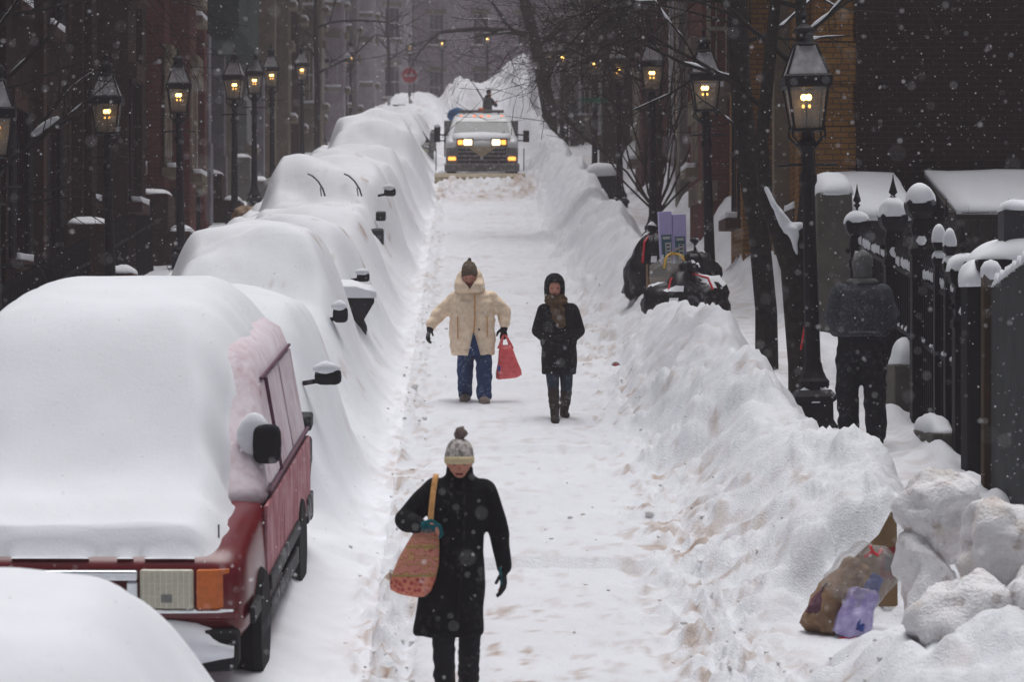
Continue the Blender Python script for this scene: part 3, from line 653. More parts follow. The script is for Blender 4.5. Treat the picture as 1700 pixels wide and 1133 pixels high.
LAMPS = [(3.36, 28.6, .20, 'lit gas lamp on its black post beside the man walking away in the dark jacket', -1.4),
 (3.44, 41.3, .06, 'lit gas lamp standing right behind the heaped black rubbish bags', -1.6),
 (3.38, 52.8, .12, 'lit gas lamp among the stems of the bare bushy tree', -.5),
 (3.42, 64.5, .06, 'lit gas lamp with its base showing beside the snow capped metal box', -1.0),
 (3.38, 76, .06, 'lit gas lamp bearing the small green street sign', 0),
 (3.45, 103, 0, 'lit gas lamp beside the dark conical shrub', .3), (3.5, 119, -.1, 'hazy lit gas lamp just right of the far leaning tree', 0), (3.3, 131, .1, 'hazy lit gas lamp seen against the trunk of the far leaning tree', 0),
 (-4.98, 32.2, -.2, 'lantern of the lamp cut off by the left edge of the picture', 0),
 (-4.83, 41.7, -.27, 'lit gas lamp with a snowy branch crossing its lantern', -1.2), (-4.9, 52.8, -.27, 'lit gas lamp in front of the red brick house, left side', -.8), (-4.9, 65.2, -.3, 'lit gas lamp before the grey green house, under the oriel', 0),
 (-4.9, 71.5, -.3, 'dim small lit lamp close behind the one under the green oriel', 0), (-4.88, 78.2, -.27, 'lit gas lamp whose snowy base shows above the car with raised wipers', -.6), (-4.88, 92.5, -.3, 'lit gas lamp before the grey stone house on the left', 0),
 (-4.9, 107, -.3, 'hazy lit lamp before the tan house on the left', 0), (-4.75, 124, -.3, 'left one of two tiny hazy lamps close together up the left side', 0), (-4.75, 130, -.2, 'right one of two tiny hazy lamps close together up the left side', 0),
 (-2.75, 162, .1, 'tiny lit lamp above the round red sign', 0), (-1.05, 168, .3, 'tiny lit lamp over the snow heap at the end of the street, mid gap', 0), (1.5, 171, .55, 'tiny dim lamp highest at the end of the street, left of the leaning tree', 0)]
lamp0 = None
for x, d, z, lb, tilt in LAMPS:
    loc = (x, d, road_z(d) + z)
    if lamp0 is None: o = lamp0 = make_lamp(lb, loc)
    else:
        o = copy_tree(lamp0); o.location = loc; o['label'] = lb
    o.rotation_euler = (0, math.radians(tilt), R.uniform(-.15, .15))

# ------------------------------------------------------------------ bare trees
def grow(mbs, p, dr, ln, r, depth, rng, up=.12, spread=.55, nseg=5, kids=3, snow=None, minr=.004, droop=0):
    p = Vector(p); dr = Vector(dr).normalized(); pts = [p.copy()]; rad = [r]
    for i in range(nseg):
        dr = (dr + Vector((rng.gauss(0, .15), rng.gauss(0, .15), rng.gauss(0, .14) + up * .25 - droop * .12 * (i / nseg)))).normalized()
        p = p + dr * ln / nseg; pts.append(p.copy()); rad.append(max(minr, r * (1 - .5 * (i + 1) / nseg)))
    mbs[0 if r > .035 else 1].tube(pts, rad, 8 if r > .05 else (5 if r > .012 else 3))
    if snow is not None and r > .013 and rng.random() < .7:
        q = [(a_ + Vector((0, 0, b_ * .7 + .002)), b_ * .7 + .003 + .003 * rng.random()) for a_, b_ in zip(pts, rad)]
        h = (pts[-1] - pts[0]).normalized(); fine = []
        for (p0, r0), (p1, r1) in zip(q, q[1:]):
            for k in range(4): fine.append((p0.lerp(p1, k / 4), r0 + (r1 - r0) * k / 4))
        k0 = rng.randint(0, 8); k1 = k0 + rng.randint(5, 12); fine = fine[k0:k1]
        if abs(h.z) < .85 and len(fine) > 3: snow.tube([a_ for a_, b_ in fine], [b_ * (.55 + .5 * rng.random()) * (.3 if i in (0, len(fine) - 1) else 1) for i, (a_, b_) in enumerate(fine)], 6)
    if depth <= 0: return
    for k in range(kids):
        i = rng.randint(max(1, nseg // 3), nseg); q = pts[i]
        t = (pts[i] - pts[i - 1]).normalized(); side = t.orthogonal().normalized(); side = Matrix.Rotation(rng.uniform(0, 2 * math.pi), 3, t) @ side
        nd = (t * (1 - spread * .6) + side * spread * rng.uniform(.7, 1.3)).normalized()
        grow(mbs, q, nd, ln * rng.uniform(.5, .8), rad[i] * rng.uniform(.5, .75), depth - 1, rng, up, spread, max(3, nseg - 1), kids, snow, minr, droop)
def limb_tree(name, label, base, trunks, limbs, seed, mat='bark', snow=True, group='bare street trees', forks=()):
    """trunks: list of (points, radii); limbs: list of (start, dir, length, radius, depth, droop)"""
    rng = random.Random(seed); r = thing(name, base, label, 'tree', group)
    t = MB(); c = MB(); s = MB() if snow else None
    for pts, rad in trunks: t.tube(pts, rad, 12)
    t.noise(.018, 7, seed)
    for st, dr, ln, ra, dp, dro in limbs: grow((t, c), st, dr, ln, ra, dp, rng, .1, .6, 5, 4 if ra < .06 else 3, s, .0035, dro)
    t.build('trunk', mat, r, smooth=True); c.build('crown', mat, r, smooth=True)
    for f in forks: s.ell(*f)
    if s is not None and len(s.bm.verts): s.noise(.012, 12, seed); s.build('snow_cap', 'snow_smooth', r, smooth=True)
    elif s is not None: s.bm.free()
    return r
# left of the two forked trees (single tall trunk)
b = (3.42, 33.6, road_z(33.6) + .1)
limb_tree('bare_tree', 'bare dark trunk nearest the lane, left of the two forked trees by the bank', b,
  [([(.0, 0, 0), (-.02, 0, .9), (-.10, 0, 1.8), (-.22, .05, 2.6), (-.30, .1, 3.6), (-.34, .1, 5.0), (-.3, .2, 7)], [.135, .125, .12, .125, .115, .10, .06])],
  [((-.3, .1, 3.5), (-1, .3, .45), 1.8, .03, 3, .3), ((-.32, .1, 4.3), (-.8, .6, .25), 2.0, .035, 3, .5), ((-.34, .1, 4.7), (-1, -.2, .2), 2.0, .035, 3, .6), ((-.33, .1, 4.9), (.9, .2, .3), 2.2, .04, 3, .5), ((-.31, .1, 3.9), (.8, .4, .4), 1.8, .03, 3, .2), ((-.22, .05, 2.9), (-.7, .5, .6), 1.2, .014, 2, 0)], 3)
b = (3.50, 31.0, road_z(31) + .1)
r = limb_tree('bare_tree', 'forked bare tree with a wedge of snow in its crotch beside the near lamp', b,
  [([(0, 0, 0), (-.02, 0, .6), (-.06, 0, 1.2), (-.10, 0, 1.75), (-.09, 0, 1.95)], [.125, .115, .115, .125, .10]), ([(-.12, 0, 1.62), (-.24, .03, 2.0), (-.36, .06, 2.35), (-.40, .1, 2.9), (-.25, .3, 4.2), (-.1, .4, 5.5)], [.10, .09, .08, .075, .06, .04]), ([(-.08, 0, 1.62), (.02, 0, 1.95), (.08, .05, 2.5), (.09, .1, 3.1), (.02, .2, 4.3), (.1, .3, 5.5)], [.09, .085, .075, .07, .06, .04])],
  [((-.3, .2, 3.2), (-.7, .3, .6), 1.6, .03, 3, .4), ((.06, .2, 3.6), (-.5, .2, .6), 2.0, .035, 3, .5), ((.05, .2, 4.0), (.8, .1, .5), 1.8, .03, 3, .2), ((.02, .2, 4.3), (-.9, .5, .3), 1.8, .03, 3, .5)], 11)
q = [o for o in r.children if o.name.startswith('snow_cap')]
m = MB().cap((-.30, -.06, 2.27), (-.14, -.06, 2.0), .030, .065).cap((-.14, -.06, 2.0), (.02, -.06, 2.03), .06, .035).cap((-.10, -.075, 1.98), (-.06, -.10, 1.74), .065, .02).cap((-.36, -.0, 2.42), (-.30, -.05, 2.27), .02, .035)
m.build('snow_wedge', 'snow_smooth', r, smooth=True, remesh=.012, sm=3, fold=(.012, (14, 14, 14)))
# bare bushy tree on the pavement
b = (3.62, 55.5, road_z(55.5) + .15); rng = random.Random(21)
r = thing('bare_tree', b, 'bare bushy young tree with many thin upright stems beyond the rubbish heap', 'tree', 'bare street trees')
t = MB(); c = MB(); t.tube([(0, 0, -.2), (0, 0, .5), (.02, 0, .8)], [.07, .065, .07], 8)
for k in range(15):
    a_ = k * 2.4; sp_ = .25 + .5 * rng.random()
    grow((c, c), (.0, 0, .55 + .2 * rng.random()), (math.cos(a_) * sp_, math.sin(a_) * sp_, 1), 2.6 + rng.random(), .024, 2, rng, .25, .4, 6, 3, None, .005)
for st, dr, ln in (((0, 0, 3.0), (-1, -.2, .6), 1.3), ((0, 0, 3.2), (-.8, -.4, .5), 1.3), ((.1, 0, 3.2), (-.6, .2, .8), 1.3)): grow((c, c), st, dr, ln, .03, 3, rng, .15, .6, 5, 4, None, .006, .2)
t.tube([(0.02, 0, .7), (.05, 0, 2.0), (.02, 0, 3.4)], [.06, .045, .03], 8)
t.build('trunk', 'bark_brown', r, smooth=True); c.build('crown', 'bark_brown', r, smooth=True)
# tree whose crown hangs over the lane up the right side
b = (3.82, 60, road_z(60) - .1)
limb_tree('bare_tree', 'bare tree beyond the rubbish heap with dense twigs overhanging the right bank', b,
  [([(.05, 0, 0), (.02, 0, 2), (-.05, 0, 3.6), (-.1, 0, 5.5)], [.09, .08, .075, .06])],
  [((-.05, 0, 3.2), (-1, -.1, .35), 1.8, .034, 4, .3), ((-.05, 0, 3.5), (-1, .2, .4), 1.9, .036, 4, .3), ((-.08, 0, 3.9), (-1, -.3, .3), 2.0, .036, 4, .4), ((-.08, 0, 4.3), (-.8, .5, .2), 2.1, .036, 4, .4), ((-.08, 0, 4.7), (-1, 0, .1), 2.2, .036, 4, .5), ((-.06, 0, 3.6), (-.5, -.6, .3), 1.8, .034, 4, .3), ((-.05, 0, 3.6), (.4, .2, .7), 2.0, .04, 3, .2)], 29, 'bark_brown', False)
# far leaning tree
b = (3.2, 108, road_z(108) + .2)
limb_tree('bare_tree', 'big far tree leaning left over the street beyond the truck', b,
  [([(.05, 0, -.3), (-.05, 0, 1.2), (-.35, 0, 2.8), (-.62, 0, 3.9), (-.9, 0, 5), (-1.1, 0, 7)], [.30, .27, .24, .22, .2, .15])],
  [((-.6, 0, 3.8), (-1, -.1, .45), 3.4, .12, 2, .1), ((-.5, 0, 3.4), (1, 0, .6), 2.5, .09, 4, .3), ((-.8, 0, 4.9), (-.7, .2, .7), 2.6, .09, 3, .2), ((-.9, 0, 5.2), (.8, .2, .5), 3.0, .09, 4, .6), ((-.45, 0, 3.0), (.9, -.2, .25), 1.8, .05, 3, .8)], 37, 'bark')
# snowy tree whose trunk stands left of the frame
b = (-6.35, 37.5, road_z(37.5) - .2)
limb_tree('bare_tree', 'snow covered branching tree at the far left edge before the dark house', b,
  [([(0, 0, -.3), (.05, 0, 1.2), (.1, 0, 2.4), (.0, 0, 4), (.05, 0, 6)], [.16, .14, .13, .11, .08])],
  [((.05, 0, 1.3), (1, -.1, .05), 1.1, .035, 2, .0), ((.1, 0, 2.2), (1, -.2, .5), 1.7, .03, 3, .2), ((.05, 0, 3.0), (1, .1, .9), 2.0, .035, 3, .2), ((.0, 0, 3.8), (1, -.3, .3), 2.2, .04, 3, .6), ((.1, 0, 2.0), (.9, .3, .25), 1.6, .025, 3, .3), ((.05, 0, 4.4), (1, .2, .0), 2.4, .04, 3, 1.2)], 41)
# the thick snowy bough crossing the near left lamp
b = (-6.3, 40.4, road_z(40.4) - .2)
limb_tree('bare_tree', 'slanting bare tree whose snowy bough crosses the lantern of the left lamp', b,
  [([(-.1, 0, -.3), (-.05, 0, 1.6), (.35, 0, 2.55), (.75, 0, 3.0), (1.3, 0, 3.3)], [.10, .075, .04, .045, .02])],
  [((.4, 0, 2.6), (.6, 0, 1), 1.6, .03, 3, .2), ((.0, 0, 1.9), (.9, -.2, .5), 1.6, .02, 3, .2), ((.75, 0, 3.0), (.8, .2, .5), 1.2, .015, 2, 0)], 47, forks=(((.72, 0, 3.06), (.24, .05, .06), 10, Matrix.Rotation(-.62, 3, 'Y')),))
# bare saplings on the left pavement, barely seen in the haze
for x, d, sd, lb in ((-4.7, 98, 53, 'thin hazy bare tree up the left pavement before the tan house'), (-3.6, 150, 57, 'faint bare tree over the snow heaps at the far end, left'), (5.2, 158, 59, 'faint bare tree over the snow heaps at the far end, right')):
    limb_tree('bare_tree', lb, (x, d, road_z(d) - .2), [([(0, 0, -.3), (.03, 0, 2.5), (-.03, 0, 4.5), (0, 0, 7)], [.10, .09, .07, .04])], [((0, 0, 3.0 + .5 * k), (math.cos(k * 2.2) , math.sin(k * 2.2), .6), 2.4, .045, 3, .6) for k in range(5)], sd, snow=False)
# dark conical shrub by the far right lamp
b = (3.55, 100, road_z(100) - .1); r = thing('conical_shrub', b, 'dark conical evergreen shrub beside a far lamp on the right', 'shrub')
m = MB(); rng = random.Random(5)
for k in range(700):
    z = 2.9 * rng.random() ** 1.2; rr = (.75 * (1 - z / 3.1) + .05) * math.sqrt(rng.random()); a_ = rng.random() * 6.28
    p = Vector((rr * math.cos(a_), rr * math.sin(a_), z)); q = Vector((rng.gauss(0, 1), rng.gauss(0, 1), rng.gauss(.4, 1))).normalized() * .14; w = q.orthogonal().normalized() * .05
    m.face([p - w, p + w, p + q])
m.build('foliage', 'shrub', r); MB().tube([(0, 0, -.3), (0, 0, 2)], [.05, .02], 6).build('stem', 'bark', r)

# ------------------------------------------------------------------ vehicles
TILT = math.atan(SLOPE)
def side_ring(y, hw, zb, zt, c=.07):
    P = [(hw - c * 1.3, zb), (hw - .01, zb + .12), (hw, (zb + zt) / 2), (hw - .015, zt - c), (hw - c * .7, zt - c * .25), (hw - c * 2, zt)]
    return [Vector((x, y, z)) for x, z in P] + [Vector((-x, y, z)) for x, z in reversed(P)]
def car_shell(lower, cabin):
    """lower: list of (y, half width, zb, zt); cabin: list of (z, y front, y rear, half width)"""
    a_ = MB().loft([side_ring(*q) for q in lower])
    b_ = MB()
    rings = []
    for z, yf, yr, hw in cabin:
        n = []
        for sx, yy in ((-1, yf), (1, yf), (1, yr), (-1, yr)):
            for k in range(4):
                a0 = {(-1, yf): math.pi, (1, yf): 1.5 * math.pi, (1, yr): 0, (-1, yr): .5 * math.pi}[(sx, yy)] + k * math.pi / 6
                cy = yy + (.14 if yy == yf else -.14)
                n.append(Vector((sx * (hw - .14) + .14 * math.cos(a0), cy + .14 * math.sin(a0), z)))
        rings.append(n)
    b_.loft(rings); return a_, b_
def wheel(parent, x, y, r=.34, w=.22):
    t = MB(); Mx = Matrix.Rotation(math.pi / 2, 4, 'Y')
    t.lathe([(r * .62, -w/2), (r * .9, -w/2), (r, -w * .3), (r, w * .3), (r * .9, w/2), (r * .62, w/2)], n=28); t.bm.transform(Mx)
    t = t.build('wheel', 'rubber', parent, smooth=False, loc=(x, y, r))
    k = MB().lathe([(.03, -w * .3), (r * .6, -w * .3), (r * .62, w * .42), (r * .5, w * .36), (r * .2, w * .2), (.05, w * .3)], n=20); k.bm.transform(Mx)
    k.build('rim', 'chrome', t, smooth=True); return t
def mirror(parent, loc, s, mat='plastic_black', snow=True):
    m = MB().ell((0, 0, 0), (.5 * s[0], .5 * s[1], .5 * s[2]), 16); 
    for v in m.bm.verts:      # squarer shell
        for i in range(3):
            h = .5 * s[i]; q = v.co[i] / h; v.co[i] = h * math.copysign(abs(q) ** .55, q)
    m.tube([(-.02, .03, -s[2] * .2), (-s[0] * .5 - .10, .05, -s[2] * .45)], .022, 6)
    o = m.build('mirror', mat, parent, smooth=True, loc=loc)
    if snow:
        q = MB().ell((-.01, 0, s[2] * .5), (s[0] * .52, s[1] * .6, .05), 12).noise(.03, 9, loc[1]); q.build('snow_cap', 'snow_smooth', o, smooth=True)
    return o
def blanket(name, parent, x0, x1, y0, y1, zf, mat='snow_smooth', nx=44, ny=90, bottom=None, amp=.012):
    """heightfield of snow closed underneath; zf(x, y) -> (top, bottom)"""
    m = MB(); T = []; B = []
    for j in range(ny + 1):
        y = y0 + (y1 - y0) * j / ny; t = []; b = []
        for i in range(nx + 1):
            x = x0 + (x1 - x0) * i / nx; a_, c = zf(x, y); a_ += amp * mnoise.noise(Vector((x * 3, y * 3, 1.5))) if a_ > c + .02 else 0
            t.append(m.bm.verts.new((x, y, max(a_, c + .001)))); b.append(m.bm.verts.new((x, y, c - .05)))
        T.append(t); B.append(b)
    for j in range(ny):
        for i in range(nx):
            if max(v.co.z - w.co.z for v, w in ((T[j][i], B[j][i]), (T[j+1][i+1], B[j+1][i+1]), (T[j][i+1], B[j][i+1]), (T[j+1][i], B[j+1][i]))) < .0745: continue
            m.bm.faces.new((T[j][i], T[j][i+1], T[j+1][i+1], T[j+1][i]))
    for j in range(ny):
        for i, q in ((0, 1), (nx, 0)):
            if max(T[j][i].co.z - B[j][i].co.z, T[j+1][i].co.z - B[j+1][i].co.z) > .0745: m.bm.faces.new((T[j][i], T[j+1][i], B[j+1][i], B[j][i]))
    for i in range(nx):
        for j in (0, ny):
            if max(T[j][i].co.z - B[j][i].co.z, T[j][i+1].co.z - B[j][i+1].co.z) > .0745: m.bm.faces.new((T[j][i], T[j][i+1], B[j][i+1], B[j][i]))
    bmesh.ops.delete(m.bm, geom=[v for v in m.bm.verts if not v.link_faces], context='VERTS')
    return m.build(name, mat, parent, smooth=True)
def sst(a_, b_, x):
    t = min(1, max(0, (x - a_) / (b_ - a_))); return t * t * (3 - 2 * t)

# --- red sport utility car, half buried, front right corner facing us
suv = thing('parked_car', (-2.27, 18.2, road_z(18.2) + .0), 'parked red car with an amber corner light, bonnet and windscreen under thick snow', 'car', 'cars parked along the left kerb', rz=-.030, rx=TILT); suv.scale = (1.12, 1, 1.04)
lo, cb = car_shell([(-.02, .80, .42, .84), (.04, .855, .38, .90), (.3, .875, .34, .95), (1.3, .885, .32, 1.04), (2.6, .89, .32, 1.06), (4.5, .885, .34, 1.08), (4.72, .85, .40, 1.06)],
                   [(1.02, 1.30, 4.70, .865), (1.12, 1.42, 4.69, .858), (1.70, 2.02, 4.60, .765), (1.84, 2.16, 4.52, .72), (1.91, 2.32, 4.40, .64), (1.94, 2.5, 4.2, .50)])
lo.build('body', 'red_paint', suv, smooth=True); mat_plain('lens_rib', srgb(205, 200, 184), .15, 0, .1, 30)
cb.build('cabin', 'rim_frost', suv, smooth=True)
def sidex(z): return .868 - (z - 1.06) * .16
for y0, y1 in ((1.20, 2.36), (2.40, 3.42), (3.46, 4.6)):     # doors and rear quarter, frosted with blown snow
    d = MB().bx(.874, .8965, y0, y1, .47, 1.03)
    d.build('door' if y0 < 3 else 'rear_quarter', 'pink_frost', suv, bevel=.008)
for y0, y1, sl in ((1.72, 2.40, .42), (2.50, 3.40, .0), (3.50, 4.45, 0)):
    m = MB(); z0, z1 = 1.10, 1.68
    P = [(y0, z0), (y1, z0), (y1, z1), (y0 + sl, z1)]
    a_ = [Vector((sidex(z) + .010, y, z)) for y, z in P]; b_ = [Vector((sidex(z) - .03, y, z)) for y, z in P]
    m.loft([b_, a_]); m.build('side_window', 'glass_frost', suv)
MB().tube([(sidex(1.70) + .012, 2.2, 1.71), (sidex(1.70) + .010, 4.4, 1.71)], .012, 6).tube([(sidex(1.1) + .02, 1.5, 1.07), (sidex(1.1) + .02, 4.6, 1.085)], .014, 6).tube([(sidex(1.1) + .012, 2.45, 1.08), (sidex(1.68) + .012, 2.45, 1.69)], .016, 6).build('window_trim', 'plum_print', suv)
MB().bx(.885, .915, .12, .52, .50, .60).bx(.895, .915, 1.22, 3.4, .50, .60).bx(.89, .91, 4.22, 4.68, .44, .62).bx(.70, .90, 4.66, 4.80, .40, .60).build('side_moulding', 'dark_car', suv, bevel=.012)
MB().bx(.885, .91, .56, 1.24, .30, .40).bx(.885, .907, 1.28, 3.4, .30, .42).build('sill_panel', 'dark_car', suv, bevel=.01)
for sx in (1, -1):
    q = MB().bx(min(sx * .31, sx * .60), max(sx * .31, sx * .60), -.052, .02, .615, .845); h = q.build('headlight', 'lens', suv, bevel=.014)
    m = MB()
    for i in range(9): m.bx(sx * .455 + (i - 4) * .031 - .003, sx * .455 + (i - 4) * .031 + .003, -.055, -.0525, .625, .835)
    for i in range(2): m.bx(sx * .455 - .135, sx * .455 + .135, -.0545, -.0522, .69 + i * .075, .694 + i * .075)
    m.build('lens_rib', 'lens_rib', h); MB().bx(sx * .455 - .03, sx * .455 + .03, -.058, -.0555, .655, .70).build('bulb_spot', 'bin_grey', h, bevel=.006)  # ribs, and a small dark square for the bulb behind the lens
for sx in (1, -1):
    m = MB(); m.loft([[Vector((sx * x, y, z)) for z in (.615, .845)] + [Vector((sx * x, y2, z)) for z in (.845, .615)] for x, y, y2 in ((.615, -.054, .05), (.72, -.045, .06), (.785, .0, .08), (.81, .06, .12))]); m.build('turn_signal', 'amber', suv, bevel=.01)
    MB().tube([(sx * .30, -.058, .60), (sx * .81, -.02, .60)], .012, 6).build('lamp_trim', 'chrome', suv)
g = MB(); g.bx(-.30, .30, -.06, .0, .78, .84).bx(-.30, .30, -.06, .0, .53, .585).bx(-.30, -.24, -.06, .0, .585, .78).bx(.24, .30, -.06, .0, .585, .78).bx(-.24, .24, -.045, .0, .655, .71)
go = g.build('grille', 'chrome', suv, bevel=.014); MB().bx(-.24, .24, -.02, -.003, .585, .78).build('mesh_insert', 'ink', go)
b = MB().bx(-.84, .84, -.13, .10, .26, .50); b.build('bumper', 'plastic_black', suv, bevel=.04)
s = MB(); rings = []
for k in range(25):
    x = -.82 + 1.64 * k / 24; h = .53 + .035 * math.sin(x * 5) - .06 * sst(.62, .82, abs(x)); f = .15 + .02 * math.sin(x * 7 + 1)
    rings.append([Vector((x, .06, .36)), Vector((x, -f, .33 + .03 * math.sin(x * 9))), Vector((x, -f - .03, .42)), Vector((x, -f + .02, h - .03)), Vector((x, -.05, h)), Vector((x, .05, h - .01))])
s.loft(rings).noise(.012, 8, 3); s.build('snow_cap', 'snow_smooth', suv, smooth=True)
MB().bx(-.30, .30, -.045, .03, .515, .535).bx(.30, .83, -.035, .03, .55, .60).build('lower_valance', 'red_paint', suv, bevel=.01)
for x, y in ((.80, .86), (-.80, .86), (.80, 3.75), (-.80, 3.75)): wheel(suv, x, y, .36, .22)
m = mirror(suv, (.86, 1.62, 1.36), (.17, .12, .25), snow=False)
MB().ell((-.02, .01, .0), (.10, .08, .15), 14).noise(.02, 9, 2).build('snow_cap', 'snow_smooth', m, smooth=True, loc=(-.055, .03, .04))
MB().tube([(.70, .35, .93), (.70, .34, 1.05)], .005, 5).build('aerial', 'ink', suv)
def suv_snow(x, y):
    base = .90 + .12 * sst(0, 1.3, y) if y < 1.35 else 1.0 + .92 * sst(1.2, 2.40, y) - .05 * sst(4.2, 4.6, y)
    top = .91 + .17 * sst(-.02, .16, y) + .10 * sst(.1, .9, y) + .98 * sst(.70, 2.5, y) + .06 * sst(2.2, 3.4, y) - .16 * sst(4.2, 4.62, y)
    e = .74 + .02 * math.sin(y * 4.2 + 1) + .012 * math.sin(y * 13) - .10 * sst(.35, .0, y) - .11 * sst(.8, 1.7, y) + .02 * sst(1.9, 2.6, y)
    if x < 0: e += .05 + .50 * sst(.6, 1.6, y)
    edge = sst(e, e - (.20 + .20 * sst(1.4, 2.6, y) if x > 0 else .20 + .45 * sst(.6, 1.6, y)), abs(x)) ** .5 if abs(x) < e else 0
    front = sst(.045 + .02 * math.sin(x * 9) + .012 * math.sin(x * 23), .16 + .02 * math.sin(x * 6), y) ** .55
    rear = sst(4.62, 4.4, y) ** .5
    base -= .45 * sst(.74, 1.25, -x) * sst(.7, 1.5, y)
    if y > 1.9 and x > 0: base -= (.06 * sst(.45, .64, abs(x)) + .26 * sst(.62, .80, abs(x))) * sst(1.9, 2.3, y)
    return base + (top - base) * edge * front * rear, base - .02 - .9 * sst(.74, 1.0, -x) * sst(.7, 1.5, y)
blanket('snow_cap', suv, -1.38, .84, -.03, 4.62, suv_snow, nx=74, ny=110)

# --- the snowed-over car in front of it, only its mound in view
fc = thing('parked_car', (-2.30, 10.1, road_z(10.2)), 'completely snow covered car in the bottom left corner', 'car', 'cars parked along the left kerb', rx=TILT)
lo, cb = car_shell([(0, .78, .35, .62), (.2, .85, .28, .75), (1.2, .88, .26, .92), (3.6, .88, .26, .95), (4.4, .80, .35, .85)], [(.9, 1.0, 4.1, .84), (1.3, 1.8, 3.6, .66), (1.40, 2.1, 3.3, .58)])
lo.build('body', 'dark_car', fc, smooth=True); cb.build('cabin', 'pane', fc, smooth=True)
for x, y in ((.78, .8), (-.78, .8), (.78, 3.4), (-.78, 3.4)): wheel(fc, x, y, .31, .2)
def fc_snow(x, y):
    q = 1.24 * (1 - .10 * abs(x) ** 2.4) - .50 * sst(.55, 1.32, abs(x)) ** 1.5
    t = .62 + .30 * sst(-.2, .9, y) + (q - .92 + .42) * sst(.8, 2.2, y) - .25 * sst(3.4, 4.6, y)
    return t * sst(1.42, 1.15, abs(x)) ** .4 + .05, .25
blanket('snow_cap', fc, -1.42, 1.42, -.2, 4.6, fc_snow, nx=60, ny=80, amp=.02)

# --- buried cars along the left: bodies sit inside the snow, only a few pieces poke out
KIND = [('dark snow buried car directly behind the red car, its black mirror showing', 'dark_car'), ('snow buried car with one black mirror and thin scratches in its snow', 'dark_car'), ('snow buried car whose dark flat bonnet corner juts out', 'dark_car'),
        ('fully buried car under smooth snow behind the one with the jutting corner', 'dark_car'), ('snow buried car with two wipers raised out of the snow', 'dark_car'), ('low buried car right behind the one with raised wipers', 'truck_grille'),
        ('buried car with small dark spots in its snowy flank, before the tall rounded mound', 'truck_grille'), ('tall rounded snow mound of a buried car left of the truck', 'dark_car'), ('buried car just beyond the tall rounded mound', 'dark_car'),
        ('hazy buried car level with the truck cab', 'dark_car'), ('hazy car with its dark front corner bare beside the truck', 'truck_grille'), ('faint buried car second from the top of the left row', 'dark_car'), ('faint buried car at the top of the left row', 'dark_car')]
SHIFT = {2: (.22, .085), 10: (.42, .03)}
for k, (d0, L_, xc, hw, hb, hr, boxy) in enumerate(CARS):
    lb, mt = KIND[k]; dx, yaw = SHIFT.get(k, (0, 0))
    c = thing('buried_car', (xc + dx, d0, road_z(d0) - .02), lb, 'car', 'cars parked along the left kerb', rz=yaw, rx=TILT)
    h, rf = hb - .42, hr - .50; w = .80
    yr = L_ - .15 if boxy else L_ - 1.0
    lo, cb = car_shell([(0, w - .08, .35, h - .14), (.08, w - .02, .3, h - .04), (.3, w, .26, h - .02), (1.0, w, .24, h), (L_ - .3, w, .26, h + .02), (L_, w - .07, .38, h - .06)],
                       [(h - .03, 1.05, yr + .1, w - .03), (rf - .12, 1.8, yr - .25, w - .17), (rf, 2.05, yr - .5, w - .26)])
    lo.build('body', mt, c, smooth=True); cb.build('cabin', 'pane', c, smooth=True)
    for x, y in ((w - .08, .85), (-w + .08, .85), (w - .08, L_ - .95), (-w + .08, L_ - .95)): wheel(c, x, y, .33, .2)
    for sx in (1, -1): MB().bx(sx * (w - .30) - .14, sx * (w - .30) + .14, -.012, .10, h - .32, h - .16).build('headlight', 'lens', c, bevel=.015)
    if k == 0: mirror(c, (.98, 1.55, 1.22), (.23, .12, .14)); MB().bx(.76, .90, .30, .62, .92, 1.04).build('fender_edge', 'dark_car', c, bevel=.02); MB().bx(.82, .895, -.02, .55, .38, .86).build('front_wing', 'dark_car', c, bevel=.04)
    if k == 1: mirror(c, (.90, 1.5, 1.20), (.16, .12, .17))
    if k == 2:
        mirror(c, (.82, 1.7, 1.14), (.16, .12, .12))
        MB().loft([[Vector((x, y, 1.035)) for x, y in ((.30, -.04), (.86, -.04), (.86, .9), (.30, .9))], [Vector((x, y, .98)) for x, y in ((.30, -.04), (.86, -.04), (.86, .9), (.30, .9))], [Vector((x, y, .55)) for x, y in ((.30, .06), (.62, .06), (.66, .9), (.30, .9))]]).build('bonnet_corner', 'plastic_black', c, bevel=.01)
        s = MB().bx(.18, .88, -.06, .95, 1.036, 1.10); bmesh.ops.subdivide_edges(s.bm, edges=s.bm.edges[:], cuts=5, use_grid_fill=True)
        for v in s.bm.verts:
            if v.co.z > 1.05: v.co.z += .07 * sst(.9, .6, v.co.x)
        s.noise(.02, 5, 1); s.build('snow_cap', 'snow_smooth', c, smooth=True)
    if k == 4:
        mirror(c, (.95, 1.5, 1.50), (.20, .12, .14)); MB().bx(.74, .90, .55, .9, 1.08, 1.22).build('fender_edge', 'dark_car', c, bevel=.02); MB().bx(.62, .88, -.04, .35, .70, .98).build('front_wing', 'dark_car', c, bevel=.04)
        for x in (-.28, .32):
            wp = MB().tube([(x - .12, 1.5, 1.80), (x - .04, 1.28, 1.78), (x + .06, 1.12, 1.70), (x + .14, 1.05, 1.58), (x + .18, 1.02, 1.46)], .014, 6).tube([(x + .10, 1.06, 1.60), (x + .12, 1.02, 1.46)], .010, 5); wp.build('wiper', 'ink', c)
    if k == 10: mirror(c, (.95, 1.5, 1.2), (.2, .12, .16)); MB().bx(.70, .885, -.03, .9, .55, 1.15).build('front_wing', 'truck_grille', c, bevel=.08)
